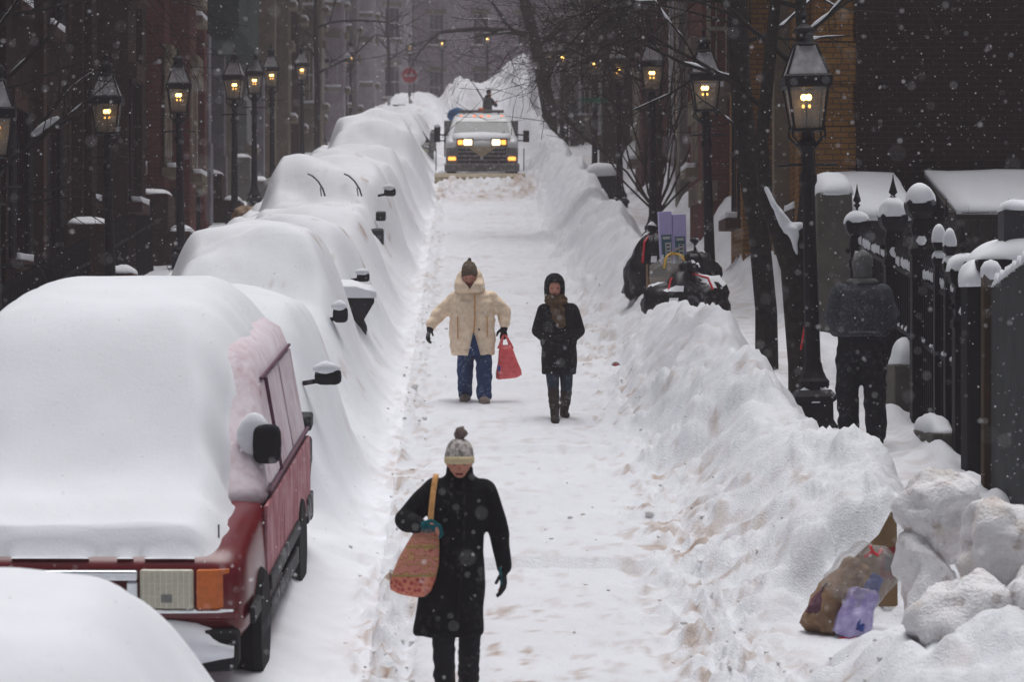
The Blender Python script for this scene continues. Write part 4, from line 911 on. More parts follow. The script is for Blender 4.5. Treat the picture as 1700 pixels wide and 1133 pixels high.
for (x, d, z, h, lb) in ((-2.62, 25.6, 1.82, .12, 'nearer of two thin twigs standing in the buried car roof snow'), (-2.15, 27.2, 1.84, .10, 'further of two thin twigs standing in the buried car roof snow')):
    tw = MB().tube([(0, 0, -.05), (.005, 0, h)], .006, 5).build('twig', 'ink', None, loc=(x, d, gz(x, d))); tag(tw, lb, 'twig')

# --- plough truck
tr = thing('plough_truck', (.575, 82, road_z(82) + .02), 'white plough truck with lit headlamps driving down the snowy street', 'truck', rx=TILT)
lo = MB().loft([side_ring(*q) for q in ((0, .94, .62, 1.10), (.06, .99, .56, 1.18), (.5, 1.0, .5, 1.24), (1.1, 1.0, .5, 1.27), (3.4, 1.0, .5, 1.28))]); lo.build('body', 'truck_white', tr, smooth=True)
cb = MB(); rings = []
for z, yf, yr, hw in ((1.25, .95, 3.2, .93), (1.68, 1.45, 3.1, .80), (1.76, 1.55, 3.05, .76), (1.84, 1.75, 2.9, .62)):
    rings.append([Vector((x, y, z)) for x, y in ((-hw, yf + .06), (-hw + .12, yf), (hw - .12, yf), (hw, yf + .06), (hw, yr), (-hw, yr))])
cb.loft(rings).build('cab', 'truck_white', tr, bevel=.03)
def wsx(z): return .95 + (z - 1.25) * (.5 / .43)
m = MB(); P = [(-.80, 1.28), (.80, 1.28), (.70, 1.66), (-.70, 1.66)]
m.loft([[Vector((x, wsx(z) + .02, z)) for x, z in P], [Vector((x, wsx(z) - .012, z)) for x, z in P]]).build('windscreen', 'windscreen', tr)
for x in (-.25, .35): MB().tube([(x, .93, 1.27), (x + .28, 1.08, 1.38)], .012, 5).build('wiper', 'ink', tr)
MB().bx(-.74, .74, -.07, .03, .52, 1.02).build('grille', 'truck_grille', tr, bevel=.03)
gm = MB()
for i in range(4): gm.bx(-.66, .66, -.085, -.071, .58 + i * .11, .62 + i * .11)
gm.build('grille_bar', 'rubber', tr)
MB().bx(-.98, -.75, -.05, .12, .45, .98).build('front_panel', 'truck_grille', tr, bevel=.03); MB().bx(.75, .98, -.05, .12, .45, .98).build('front_panel', 'truck_grille', tr, bevel=.03)
for sx in (-1, 1):
    h = MB().bx(min(sx*.27, sx*.50), max(sx*.27, sx*.50), -.06, .06, 1.05, 1.21).build('headlight', 'headlamp_on', tr, bevel=.03)
    MB().bx(min(sx*.52, sx*.66), max(sx*.52, sx*.66), -.05, .06, 1.06, 1.20).build('turn_signal', 'signal_on', tr, bevel=.03)
    MB().bx(min(sx*.24, sx*.69), max(sx*.24, sx*.69), -.03, .05, 1.02, 1.24).build('lamp_bezel', 'dark_coat', tr, bevel=.03)
    MB().bx(min(sx*.70, sx*.92), max(sx*.70, sx*.92), -.075, .0, .64, .74).build('marker_light', 'signal_on', tr, bevel=.02)
    mm = MB().bx(min(sx*1.14, sx*1.31), max(sx*1.14, sx*1.31), .95, 1.05, 1.10, 1.42).tube([(sx*.92, 1.1, 1.30), (sx*1.16, 1.0, 1.30)], .025, 6).tube([(sx*.95, 1.1, 1.14), (sx*1.16, 1.0, 1.14)], .02, 6); mm.build('mirror', 'plastic_black', tr, bevel=.03)
    for y in (.75, 4.3): wheel(tr, sx * .84, y, .42, .28)
m = MB().bx(-1.02, 1.02, -.22, .02, .34, .56); m.build('bumper', 'truck_grille', tr, bevel=.03)
s = MB().bx(-.78, .78, .05, 1.0, 1.25, 1.33); bmesh.ops.subdivide_edges(s.bm, edges=s.bm.edges[:], cuts=5, use_grid_fill=True)
for v in s.bm.verts: v.co.z += .06 * (v.co.y - .1) * (1 - abs(v.co.x)) + (-.10 if v.co.y < .1 else 0)
s.noise(.03, 4, 6).build('snow_cap', 'snow_smooth', tr, smooth=True)
for x in (-.56, -.2, 0, .2, .56): MB().ell((x, 1.60 + .1 * abs(x), 1.80), (.045, .04, .022), 8).build('marker_light', 'marker_on', tr, smooth=True)
lb_ = MB().bx(-.63, .63, 1.9, 2.15, 1.88, 1.96).bx(-.5, -.45, 1.95, 2.1, 1.80, 1.88).bx(.45, .5, 1.95, 2.1, 1.80, 1.88).build('light_bar', 'truck_grille', tr, bevel=.02)
MB().ell((0, 1.95, 1.97), (.10, .08, .06), 10).build('beacon', 'amber', lb_, smooth=True)
MB().bx(-1.05, 1.05, 3.5, 6.0, .6, 1.35).bx(-1.05, 1.05, 3.45, 3.55, 1.35, 1.62).build('truck_bed', 'truck_grille', tr, bevel=.02)
pl = MB(); rings = []
for k in range(9):
    x = -1.28 + 2.44 * k / 8; rings.append([Vector((x, -1.0, .02)), Vector((x, -1.10, .10)), Vector((x, -1.07, .24)), Vector((x, -.98, .33)), Vector((x, -.94, .33)), Vector((x, -1.03, .23)), Vector((x, -1.04, .1)), Vector((x, -.95, .02))])
po = pl.loft(rings).build('plough_blade', 'yellow_steel', tr); MB().bx(-.25, .25, -.98, -.2, .2, .32).build('plough_arm', 'truck_grille', tr)
for x in (-1.24, 1.12): MB().tube([(x, -1.0, .4), (x, -1.0, 1.0)], .014, 5).build('guide_rod', 'dark_coat', tr)
m = MB().loft([[Vector((-.40, -.10, 1.01)), Vector((.40, -.10, 1.01)), Vector((0, -.10, .72))], [Vector((-.40, -.086, 1.01)), Vector((.40, -.086, 1.01)), Vector((0, -.086, .72))]]); m.build('plough_mount', 'yellow_steel', tr)

# ------------------------------------------------------------------ people
def hand(m, w, d, n, s, k=1.0, curl=.5, spread=.0):
    """gloved hand: w wrist, d along the palm, n the way the fingers curl, s the thumb side"""
    w, d, n, s = Vector(w), Vector(d).normalized(), Vector(n).normalized(), Vector(s).normalized()
    for q in (-.027, -.009, .009, .027): m.cap(w + d * .005 * k, w + d * .085 * k + s * q * k, .016 * k, .013 * k, 8)
    for q, l in ((.030, .068), (.010, .078), (-.010, .072), (-.030, .056)):
        p = w + d * .088 * k + s * q * k; a_ = curl * .5
        for j, f in enumerate((.45, .32, .23)):
            e = p + ((d * math.cos(a_) + n * math.sin(a_)) + s * q * 4 * spread) * l * f * 1.15 * k; m.cap(p, e, (.0115 - .001 * j) * k, (.0108 - .001 * j) * k, 8); p = e; a_ += curl
    p = w + d * .03 * k + s * .032 * k; v = (d * .65 + s * .75 + n * .3).normalized(); e = p + v * .04 * k; m.cap(p, e, .015 * k, .0125 * k, 8)
    m.cap(e, e + (d * .85 + s * .2 + n * .45).normalized() * .036 * k, .012 * k, .0105 * k, 8)
def head(m, c, tilt=0.0, k=1.0, fy=-1):
    c = Vector(c); Mt = Matrix.Rotation(-fy * tilt, 3, 'X')
    def P(x, y, z): return c + Mt @ Vector((x * k, y * k * -fy * -1 if False else y * k * (1 if fy < 0 else -1), z * k))
    m.ell(c, (.074 * k, .094 * k, .112 * k), 18, Mt); m.ell(P(0, -.035, -.062), (.052 * k, .052 * k, .055 * k), 14, Mt)
    m.cap(P(0, -.088, .012), P(0, -.108, -.022), .009 * k, .015 * k, 8)                       # nose
    for sx in (-1, 1): m.ell(P(sx * .075, .005, -.01), (.010 * k, .02 * k, .032 * k), 8); m.ell(P(sx * .038, -.07, -.03), (.022 * k, .016 * k, .018 * k), 8)
    m.cap(P(-.03, -.086, .032), P(.03, -.086, .032), .010 * k, .010 * k, 8)                    # brow
    return P
def face_bits(P, parent, k=1.0):
    for sx in (-1, 1): MB().ell(P(sx * .030, -.083, .010), (.012 * k, .007 * k, .007 * k), 8).build('eye', 'eye_dark', parent, smooth=True)
    MB().cap(P(-.018, -.093, -.052), P(.018, -.093, -.052), .0065 * k, .0065 * k, 8).build('mouth', 'lips', parent, smooth=True)
def legs(m, pts, r):
    for chain in pts:
        for (a_, b_), (ra, rb) in zip(zip(chain, chain[1:]), zip(r, r[1:])): m.cap(a_, b_, ra, rb, 14)

# --- front walker: black knee-length coat, pompom hat, patterned shoulder bag
d = 18.05; X0 = (757 - 765) * d / 5000; g0 = road_z(d) - .0
pa = thing('person', (X0, d, g0), 'person walking in a black knee length coat, grey pompom hat and teal gloves', 'person', 'people in the snowy street')
b = MB(); P = head(b, (.02, -.045, 1.548), .42); b.cap((.02, .0, 1.36), (.02, -.02, 1.50), .05, .048)
b.ol([(.78, 0, 0, .14, .10), (1.0, .0, 0, .12, .09), (1.25, .01, 0, .14, .10), (1.38, .02, 0, .13, .08), (1.42, .02, 0, .06, .05)])
LA = [[(-.085, 0, .84), (-.072, -.12, .47), (-.068, -.22, .09)], [(.085, 0, .84), (.080, .06, .47), (.075, .26, .15)]]
legs(b, LA, (.075, .05, .036))
for q in ((-.068, -.24, .05), (.075, .24, .09)): b.cap(q, (q[0] * 1.1, q[1] - .16, q[2] - .015), .04, .034)
b.cap((-.13, 0, 1.38), (-.30, .02, 1.19), .045, .038); b.cap((-.30, .02, 1.19), (-.20, -.17, 1.16), .036, .026); b.cap((.16, 0, 1.37), (.262, .02, 1.10), .045, .036); b.cap((.262, .02, 1.10), (.285, -.05, .90), .036, .024)
hand(b, (-.20, -.17, 1.16), (.9, -.35, -.05), (0, .3, -1), (0, -.6, .8), .8, .8); hand(b, (.285, -.05, .895), (.0, -.06, -1), (-.5, -.2, 0), (-.4, -1, 0), .8, .35)
b = b.build('body', 'skin', pa, smooth=True, remesh=.007, sm=4); face_bits(P, pa)
c = MB(); c.ol([(.495, -.045, .0, .205, .15), (.52, -.045, 0, .212, .155), (.75, -.03, 0, .200, .150), (.92, -.005, 0, .172, .135), (1.0, .0, 0, .163, .128), (1.14, .005, 0, .170, .132), (1.28, .012, 0, .178, .132), (1.37, .02, 0, .170, .118), (1.425, .02, 0, .125, .09), (1.45, .02, -.005, .088, .078)], 28, 2.3)
c.ol([(1.40, .02, -.005, .092, .085), (1.46, .02, -.012, .080, .085), (1.505, .02, -.015, .078, .086), (1.515, .02, -.01, .070, .075)], 24)
c.cap((-.125, .0, 1.365), (-.305, .025, 1.185), .078, .068, 16); c.cap((-.305, .025, 1.185), (-.215, -.15, 1.155), .070, .052, 16)
c.cap((.165, .0, 1.36), (.262, .02, 1.10), .078, .060, 16); c.cap((.262, .02, 1.10), (.284, -.04, .905), .060, .048, 16)
c.build('coat', 'black_coat', pa, smooth=True, remesh=.011, sm=3, fold=(.012, (9, 9, 5)))
MB().tube([(.045, -.085, 1.44), (.05, -.128, 1.30), (.045, -.128, 1.0), (.02, -.152, .75), (.01, -.162, .52)], .007, 6).tube([(-.02, -.088, 1.44), (-.035, -.12, 1.36), (.02, -.133, 1.20)], .010, 6).build('coat_edge', 'dark_coat', pa)
for z in (1.26, 1.13, 1.0, .86): MB().ell((.015, -.137 - .02 * (1.26 - z), z), (.013, .007, .013), 10).build('button', 'plastic_black', pa, smooth=True)
t = MB(); legs(t, [[(-.085, 0, .80), (-.073, -.11, .47), (-.070, -.16, .34)], [(.085, 0, .80), (.081, .055, .48), (.078, .13, .34)]], (.088, .070, .06)); t.build('trousers', 'dark_jeans', pa, smooth=True, remesh=.012, sm=2, fold=(.008, (14, 14, 20)))
for ch, q in ((LA[0], (-.068, -.22, .075)), (LA[1], (.075, .26, .12))):
    m = MB(); kx, ky, kz = ch[1]; top = (kx, ky * .9 + q[1] * .1, .44 if q[0] < 0 else .46)
    m.cap(top, (q[0], (q[1] + ky) / 2, .26), .066, .066, 14); m.cap((q[0], (q[1] + ky) / 2, .26), q, .066, .052, 14); m.cap((q[0], q[1] - .0, q[2] - .02), (q[0] * 1.15, q[1] - .16, q[2] - .03), .055, .045, 14)
    m.build('boot', 'boot_black', pa, smooth=True, remesh=.01, sm=2, fold=(.01, (18, 18, 26)))
hb = MB(); hb.ol([(1.545, .02, -.055, .084, .098), (1.575, .02, -.05, .087, .102), (1.61, .02, -.042, .083, .097), (1.645, .02, -.035, .068, .078), (1.668, .02, -.03, .042, .048), (1.676, .02, -.03, .015, .015)], 28)
hb.build('hat', 'knit', pa, smooth=True, fold=(.006, (30, 30, 30)))
MB().ol([(1.525, .02, -.060, .080, .096), (1.53, .02, -.06, .089, .105), (1.562, .02, -.054, .091, .107), (1.57, .02, -.052, .084, .10)], 28).build('hat_band', 'knit_cream', pa, smooth=True)
MB().ell((.028, -.03, 1.705), .042, 16).noise(.022, 34, 1).build('pompom', 'fur_grey', pa, smooth=True)
m = MB(); hand(m, (-.20, -.17, 1.16), (.9, -.35, -.05), (0, .3, -1), (0, -.6, .8), .95, .8); m.cap((-.225, -.14, 1.158), (-.19, -.18, 1.158), .036, .032); m.build('glove', 'glove_teal', pa, smooth=True, remesh=.005, sm=2)
m = MB(); hand(m, (.285, -.05, .895), (.0, -.06, -1), (-.5, -.2, 0), (-.4, -1, 0), .98, .35); m.cap((.285, -.045, .92), (.286, -.05, .88), .036, .030); m.build('glove', 'glove_dark', pa, smooth=True, remesh=.005, sm=2)
MB().cap((.262, -.095, .90), (.268, -.10, .845), .010, .009, 8).cap((.268, -.10, .845), (.272, -.10, .81), .009, .007, 8).build('glove_stripe', 'glove_teal', pa, smooth=True)
# shoulder bag
bg_ = thing('shoulder_bag', (X0 - .205, d - .13, g0 + 1.145), 'rust and ochre patterned shoulder bag with a tan strap on the pompom hat walker', 'bag')
rings = []
for z, cx, w_, dp in ((.0, .03, .055, .03), (-.02, .03, .07, .045), (-.10, .012, .095, .06), (-.20, -.015, .118, .07), (-.285, -.045, .128, .07), (-.35, -.07, .122, .06), (-.385, -.085, .10, .045), (-.395, -.09, .06, .03)):
    rings.append([Vector((cx + w_ * math.copysign(abs(math.cos(a_)) ** .6, math.cos(a_)), dp * math.sin(a_) - .02, z + .12 * 0 - .10 * w_ * math.cos(a_) * 2.0)) for a_ in (2 * math.pi * k / 24 for k in range(24))])
o = MB().loft(rings).build('bag_body', 'paisley', bg_, smooth=True, fold=(.008, (9, 9, 9)))
sp = MB(); pts = [(.045, -.02, -.03), (.052, -.03, .02), (.058, .0, .10), (.068, .04, .20), (.078, .075, .27), (.085, .11, .305), (.085, .17, .31), (.08, .21, .26), (.06, .20, .10), (.05, .06, -.01)]
rings = []
for i, p in enumerate(pts):
    p = Vector(p); t_ = (Vector(pts[min(i + 1, 9)]) - Vector(pts[max(i - 1, 0)])).normalized(); w_ = Vector((1, 0, 0)) - t_ * t_.x; w_.normalize(); n_ = t_.cross(w_)
    rings.append([p + w_ * .017 + n_ * .005, p - w_ * .017 + n_ * .005, p - w_ * .017 - n_ * .005, p + w_ * .017 - n_ * .005])
sp.loft(rings).build('strap', 'strap_ochre', bg_, bevel=.003)
MB().ell((.03, -.045, -.005), (.05, .035, .03), 12).noise(.02, 20, 3).build('scarf_inside', 'grey_hood', bg_, smooth=True)

# --- person in the cream quilted coat
d = 33.2; X0 = (788 - 765) * d / 5000; g0 = road_z(d) + .0
pb = thing('person', (X0, d, g0), 'person in a cream quilted coat and blue jeans walking with arms spread', 'person', 'people in the snowy street')
b = MB(); P = head(b, (-.06, -.07, 1.425), .38); b.cap((-.03, .03, 1.22), (-.055, -.03, 1.36), .055, .05)
b.ol([(.68, 0, 0, .17, .12), (.9, -.01, 0, .17, .12), (1.15, -.02, 0, .18, .11), (1.24, -.02, 0, .14, .09), (1.28, -.03, 0, .06, .06)])
LB = [[(-.10, 0, .72), (-.10, .02, .40), (-.10, .17, .11)], [(.10, 0, .72), (.10, -.10, .40), (.10, -.18, .08)]]
legs(b, LB, (.08, .055, .038)); b.cap((-.10, .16, .07), (-.13, -.01, .05), .042, .036); b.cap((.10, -.19, .05), (.11, -.36, .04), .042, .036)
for s_, e_, w_ in (((-.21, 0, 1.18), (-.40, .0, 1.0), (-.49, -.05, .865)), ((.19, 0, 1.18), (.325, 0, 1.03), (.325, -.05, .875))): b.cap(s_, e_, .05, .042); b.cap(e_, w_, .04, .028)
hand(b, (-.49, -.05, .862), (-.25, -.25, -1), (.6, -.2, 0), (.4, -1, 0), .85, .4, .3); hand(b, (.325, -.05, .872), (-.05, -.05, -1), (0, .9, .1), (-1, -.3, 0), .85, 1.0)
b.build('body', 'skin', pb, smooth=True, remesh=.009, sm=3); face_bits(P, pb)
c = MB(); c.ol([(.555, -.02, .0, .235, .160), (.575, -.02, 0, .243, .168), (.72, -.025, 0, .252, .175), (.86, -.03, 0, .255, .178), (1.0, -.03, 0, .245, .17), (1.14, -.025, 0, .245, .16), (1.21, -.025, 0, .225, .14), (1.265, -.03, 0, .16, .11), (1.30, -.04, -.01, .12, .10)], 30, 2.4)
for s_, e_, w_ in (((-.20, 0, 1.18), (-.40, .01, 1.0), (-.482, -.04, .885)), ((.175, 0, 1.18), (.325, .01, 1.03), (.325, -.045, .895))):
    c.cap(s_, e_, .088, .078, 18); c.cap(e_, w_, .078, .058, 18)
    s_, e_, w_ = Vector(s_), Vector(e_), Vector(w_)
    for q in (.3, .65, 1.0): c.ell(s_.lerp(e_, q), .084, 12)
    for q in (.4, .75): c.ell(e_.lerp(w_, q), .074 - .012 * q, 12)
for z in (.66, .80, .94, 1.07): c.ol([(z - .055, -.025, 0, .235, .155), (z, -.025, 0, .257, .180), (z + .055, -.025, 0, .235, .155)], 30, 2.4)
c.build('coat', 'cream_coat', pb, smooth=True, remesh=.013, sm=2, fold=(.012, (7, 7, 12)))
# hood worn open round the face, its collar folded wide
rings = []
for z, rx, ry, cy in ((1.24, .15, .13, -.02), (1.29, .172, .155, -.035), (1.34, .165, .150, -.03), (1.40, .150, .125, .01), (1.46, .132, .105, .03), (1.50, .105, .085, .035), (1.525, .06, .05, .045)):
    rings.append((z, rx, ry, cy))
h = MB()
for k in range(26):                                        # thick open band of the hood, front left open above the chin
    pass
hr_ = []
for z, rx, ry, cy in rings:
    gap = min(2.3, .10 + max(0, z - 1.29) * 8.5); n = 26; r_ = []
    for j in range(n + 1):
        a_ = -math.pi / 2 + gap / 2 + (2 * math.pi - gap) * j / n; r_.append(Vector((-.055 + rx * math.cos(a_), cy + ry * math.sin(a_), z)))
    for j in range(n, -1, -1):
        a_ = -math.pi / 2 + gap / 2 + (2 * math.pi - gap) * j / n; r_.append(Vector((-.055 + (rx - .035) * math.cos(a_), cy + (ry - .035) * math.sin(a_), z)))
    hr_.append(r_)
h.loft(hr_); h.build('hood', 'cream_coat', pb, smooth=True, remesh=.011, sm=2, fold=(.010, (11, 11, 9)))
MB().tube([(.0, -.182, 1.22), (.0, -.19, .95), (-.012, -.19, .80)], .008, 6).tube([(-.19, -.155, .98), (-.185, -.165, .74)], .006, 5).tube([(.135, -.165, .98), (.14, -.17, .76)], .006, 5).build('seam', 'strap_ochre', pb)
MB().ell((.045, -.19, .84), .012, 8).build('button', 'ink', pb, smooth=True)
m = MB().loft([[Vector((-.012, -.196, .83)), Vector((-.075, -.188, .55)), Vector((.065, -.188, .55))], [Vector((-.012, -.10, .83)), Vector((-.075, -.10, .55)), Vector((.065, -.10, .55))]]); m.build('jumper', 'blue_jeans', pb)
t = MB(); legs(t, [[(-.095, 0, .70), (-.102, .02, .40), (-.105, .15, .14)], [(.095, 0, .70), (.102, -.09, .40), (.105, -.17, .11)]], (.100, .090, .082)); t.build('trousers', 'blue_jeans', pb, smooth=True, remesh=.013, sm=2, fold=(.014, (12, 12, 16)))
for q in ((-.10, .15, .08), (.10, -.20, .055)):
    m = MB().cap(q, (q[0] * 1.2, q[1] - .17, q[2] - .012), .062, .05, 14); m.build('shoe', 'shoe_grey', pb, smooth=True, remesh=.01, sm=2)
hb = MB().ol([(1.425, -.06, -.07, .084, .10), (1.47, -.06, -.065, .088, .104), (1.53, -.06, -.055, .082, .094), (1.575, -.06, -.045, .058, .064), (1.597, -.06, -.04, .02, .02)], 24); hb.ell((-.055, -.045, 1.605), .022, 8)
hb.build('hat', 'knit_olive', pb, smooth=True, fold=(.014, (26, 26, 26)))
m = MB(); hand(m, (-.49, -.05, .862), (-.25, -.25, -1), (.6, -.2, 0), (.4, -1, 0), 1.12, .4, .3); m.cap((-.485, -.045, .885), (-.49, -.055, .84), .045, .040); m.build('glove', 'glove_dark', pb, smooth=True, remesh=.006, sm=2)
m = MB(); hand(m, (.325, -.05, .872), (-.05, -.05, -1), (0, .9, .1), (-1, -.3, 0), 1.12, 1.0); m.cap((.325, -.048, .89), (.325, -.05, .85), .045, .04); m.build('glove', 'glove_dark', pb, smooth=True, remesh=.006, sm=2)
# coral carrier bag
cbg = thing('carrier_bag', (X0 + .325, d - .06, g0 + .77), 'coral red plastic carrier bag hanging from the hand of the person in the cream coat', 'bag')
rings = []
for z, x0_, x1_, dp in ((-.10, -.04, .08, .02), (-.16, -.06, .105, .045), (-.28, -.075, .15, .06), (-.40, -.088, .19, .06), (-.455, -.085, .20, .04), (-.47, -.06, .14, .02)):
    cx, w_ = (x0_ + x1_) / 2, (x1_ - x0_) / 2; rings.append([Vector((cx + w_ * math.copysign(abs(math.cos(a_)) ** .5, math.cos(a_)), dp * math.sin(a_), z + .12 * (cx + w_ * math.cos(a_)) * (1 if z < -.3 else 0))) for a_ in (2 * math.pi * k / 24 for k in range(24))])
MB().loft(rings).build('bag_body', 'coral_bag', cbg, smooth=True, fold=(.016, (11, 11, 8)))
for x, e in ((-.045, -.02), (.075, .05)):
    m = MB().loft([[Vector((q[0] - q[2], -.015, q[1])), Vector((q[0] + q[2], -.015, q[1])), Vector((q[0] + q[2], -.008, q[1])), Vector((q[0] - q[2], -.008, q[1]))] for q in ((x, -.14, .034), (x * .8, -.08, .02), (x * .35, -.01, .013), (0, .02, .012))]); m.build('handle', 'coral_bag', cbg)
MB().ell((-.055, -.052, -.36), (.02, .012, .035), 8).build('print', 'blue_print', cbg)

# --- person in the dark coat, hood and scarf
d = 31.6; X0 = (927 - 765) * d / 5000; g0 = road_z(d) + .0
pc = thing('person', (X0, d, g0), 'person in a dark hooded coat and brown scarf with hands in pockets and tall boots', 'person', 'people in the snowy street')
b = MB(); P = head(b, (-.04, -.03, 1.43), .12, .97); b.cap((-.02, .02, 1.22), (-.035, -.01, 1.36), .05, .047)
b.ol([(.70, 0, 0, .14, .10), (.9, 0, 0, .13, .10), (1.15, 0, 0, .14, .095), (1.24, 0, 0, .13, .08), (1.28, -.01, 0, .06, .05)])
LC = [[(-.075, 0, .74), (-.058, -.09, .42), (-.040, -.19, .08)], [(.075, 0, .74), (.085, .0, .42), (.066, .15, .13)]]
legs(b, LC, (.075, .05, .034)); b.cap((-.040, -.20, .045), (-.045, -.36, .035), .038, .032); b.cap((.066, .13, .08), (.085, -.02, .05), .038, .032)
for sx in (-1, 1): b.cap((sx * .15, 0, 1.21), (sx * .215, .06, .99), .042, .036); b.cap((sx * .215, .06, .99), (sx * .13, -.06, .91), .034, .026); hand(b, (sx * .13, -.06, .91), (-sx * .3, .1, -1), (-sx, 0, 0), (0, -1, .2), .6, .6)
b.build('body', 'skin', pc, smooth=True, remesh=.009, sm=3); face_bits(P, pc, .97)
c = MB(); c.ol([(.525, .005, .0, .180, .14), (.545, .005, 0, .186, .145), (.75, .005, 0, .188, .145), (.95, 0, 0, .175, .135), (1.10, 0, 0, .178, .132), (1.20, 0, 0, .170, .12), (1.25, 0, 0, .13, .095), (1.30, -.01, 0, .085, .08)], 28, 2.3)
for sx in (-1, 1): c.cap((sx * .145, 0, 1.20), (sx * .205, .055, .985), .078, .068, 16); c.cap((sx * .205, .055, .985), (sx * .145, -.085, .905), .07, .055, 16); c.ell((sx * .13, -.09, .87), (.07, .05, .09), 12)
c.build('coat', 'dark_coat', pc, smooth=True, remesh=.012, sm=3, fold=(.012, (9, 9, 6)))
h = MB(); hr_ = []
for z, rx, ry, cy in ((1.325, .100, .105, .01), (1.37, .108, .112, .01), (1.43, .112, .118, .012), (1.50, .108, .112, .015), (1.555, .084, .085, .02), (1.585, .045, .045, .025), (1.592, .02, .02, .025)):
    gap = 1.25 * math.exp(-((z - 1.41) / .10) ** 2); n = 24; r_ = []
    for q, s_ in ((0, 1), (.026, -1)):
        for j in (range(n + 1) if s_ > 0 else range(n, -1, -1)):
            a_ = -math.pi / 2 + gap / 2 + .02 + (2 * math.pi - gap - .04) * j / n; r_.append(Vector((-.04 + max(rx - q, .004) * math.cos(a_), cy + max(ry - q, .004) * math.sin(a_), z)))
    hr_.append(r_)
h.loft(hr_); h.ol([(1.49, -.04, -.05, .082, .068), (1.52, -.04, -.045, .085, .07), (1.56, -.04, -.02, .06, .06)], 20); h.build('hood', 'dark_coat', pc, smooth=True, remesh=.009, sm=2)
s = MB(); s.ol([(1.245, -.02, -.02, .105, .10), (1.28, -.02, -.025, .118, .115), (1.33, -.03, -.028, .11, .11), (1.365, -.035, -.02, .095, .09)], 24); s.cap((.0, -.105, 1.28), (.02, -.14, 1.06), .05, .052, 12); s.cap((-.05, -.10, 1.26), (-.03, -.145, 1.12), .045, .04, 12)
s.build('scarf', 'scarf', pc, smooth=True, remesh=.01, sm=1, fold=(.02, (22, 22, 22)))
t = MB(); legs(t, [[LC[0][0], LC[0][1], (-.054, -.115, .32)], [LC[1][0], LC[1][1], (.081, .045, .32)]], (.085, .066, .052)); t.build('trousers', 'slate_jeans', pc, smooth=True, remesh=.012, sm=2)
for ch in LC:
    m = MB(); k_, a_ = Vector(ch[1]), Vector(ch[2]); m.cap(k_.lerp(a_, .18), k_.lerp(a_, .55), .062, .06, 14); m.cap(k_.lerp(a_, .55), a_, .06, .046, 14); m.cap(a_ + Vector((0, -.01, -.025)), a_ + Vector((a_.x * .15, -.18, -.04)), .05, .04, 14)
    m.build('boot', 'boot_brown', pc, smooth=True, remesh=.01, sm=2, fold=(.008, (18, 18, 24)))

# --- man walking away on the right pavement
d = 27.3; X0 = (1430 - 765) * d / 5000; g0 = road_z(d) + 4.1 - (742 - 55) * d / 5000
pd = thing('person', (X0, d, g0), 'person seen from behind in a dark jacket and grey hood on the right pavement', 'person', 'people in the snowy street')
b = MB(); head(b, (.01, .02, 1.66), .12, 1.02, 1); b.cap((.01, 0, 1.44), (.01, .01, 1.60), .058, .055)
b.ol([(.92, 0, 0, .17, .12), (1.1, 0, 0, .17, .12), (1.35, 0, 0, .19, .12), (1.46, 0, 0, .16, .09), (1.5, 0, 0, .07, .06)])
LD = [[(-.10, 0, .95), (-.115, .06, .52), (-.09, .16, .12)], [(.10, 0, .95), (.115, .0, .50), (.13, -.06, .09)]]
legs(b, LD, (.095, .065, .045)); b.cap((-.09, .16, .07), (-.09, .34, .05), .045, .04); b.cap((.13, -.06, .05), (.14, .12, .045), .045, .04)
for sx in (-1, 1): b.cap((sx * .20, 0, 1.42), (sx * .275, -.03, 1.18), .055, .045); b.cap((sx * .275, -.03, 1.18), (sx * .20, .17, 1.06), .042, .03); hand(b, (sx * .20, .17, 1.06), (-sx * .6, .5, -.1), (0, -.5, -.5), (0, .2, 1), .85, .7)
b.build('body', 'skin', pd, smooth=True, remesh=.011, sm=3)
c = MB(); c.ol([(1.005, .0, .0, .225, .155), (1.02, .0, 0, .245, .17), (1.06, 0, 0, .25, .175), (1.20, 0, 0, .245, .17), (1.34, 0, 0, .235, .16), (1.42, 0, 0, .205, .135), (1.49, 0, 0, .13, .10), (1.52, .005, 0, .105, .09)], 30, 2.4)
for sx in (-1, 1): c.cap((sx * .195, 0, 1.41), (sx * .270, -.035, 1.18), .085, .078, 18); c.cap((sx * .270, -.035, 1.18), (sx * .215, .15, 1.07), .078, .06, 18)
c.build('jacket', 'grey_jacket', pd, smooth=True, remesh=.013, sm=3, fold=(.016, (8, 8, 7)))
MB().ol([(1.485, .008, .0, .145, .11), (1.505, .008, 0, .150, .115), (1.525, .008, .0, .13, .10), (1.535, .008, 0, .11, .09)], 26).build('collar', 'grey_hood', pd, smooth=True)
MB().tube([(.253 * math.cos(a_), .178 * math.sin(a_), 1.045 + .005 * math.sin(3 * a_)) for a_ in (2 * math.pi * k / 30 for k in range(31))], .010, 6).build('hem', 'grey_hood', pd)
h = MB().ell((.01, .01, 1.675), (.096, .115, .118), 22); h.ol([(1.53, .01, .0, .085, .09), (1.58, .01, .0, .088, .095), (1.66, .01, .01, .093, .10)], 22); h.build('hood', 'grey_hood', pd, smooth=True, remesh=.011, sm=2, fold=(.012, (14, 14, 14)))
t = MB(); t.ol([(.84, 0, 0, .215, .14), (.95, 0, 0, .222, .15), (1.03, 0, 0, .215, .145)], 26); legs(t, [[(-.105, 0, .88), (-.118, .05, .52), (-.10, .12, .16)], [(.105, 0, .88), (.12, .0, .50), (.132, -.05, .13)]], (.125, .105, .095)); t.build('trousers', 'dark_jeans', pd, smooth=True, remesh=.014, sm=2, fold=(.018, (9, 9, 12)))
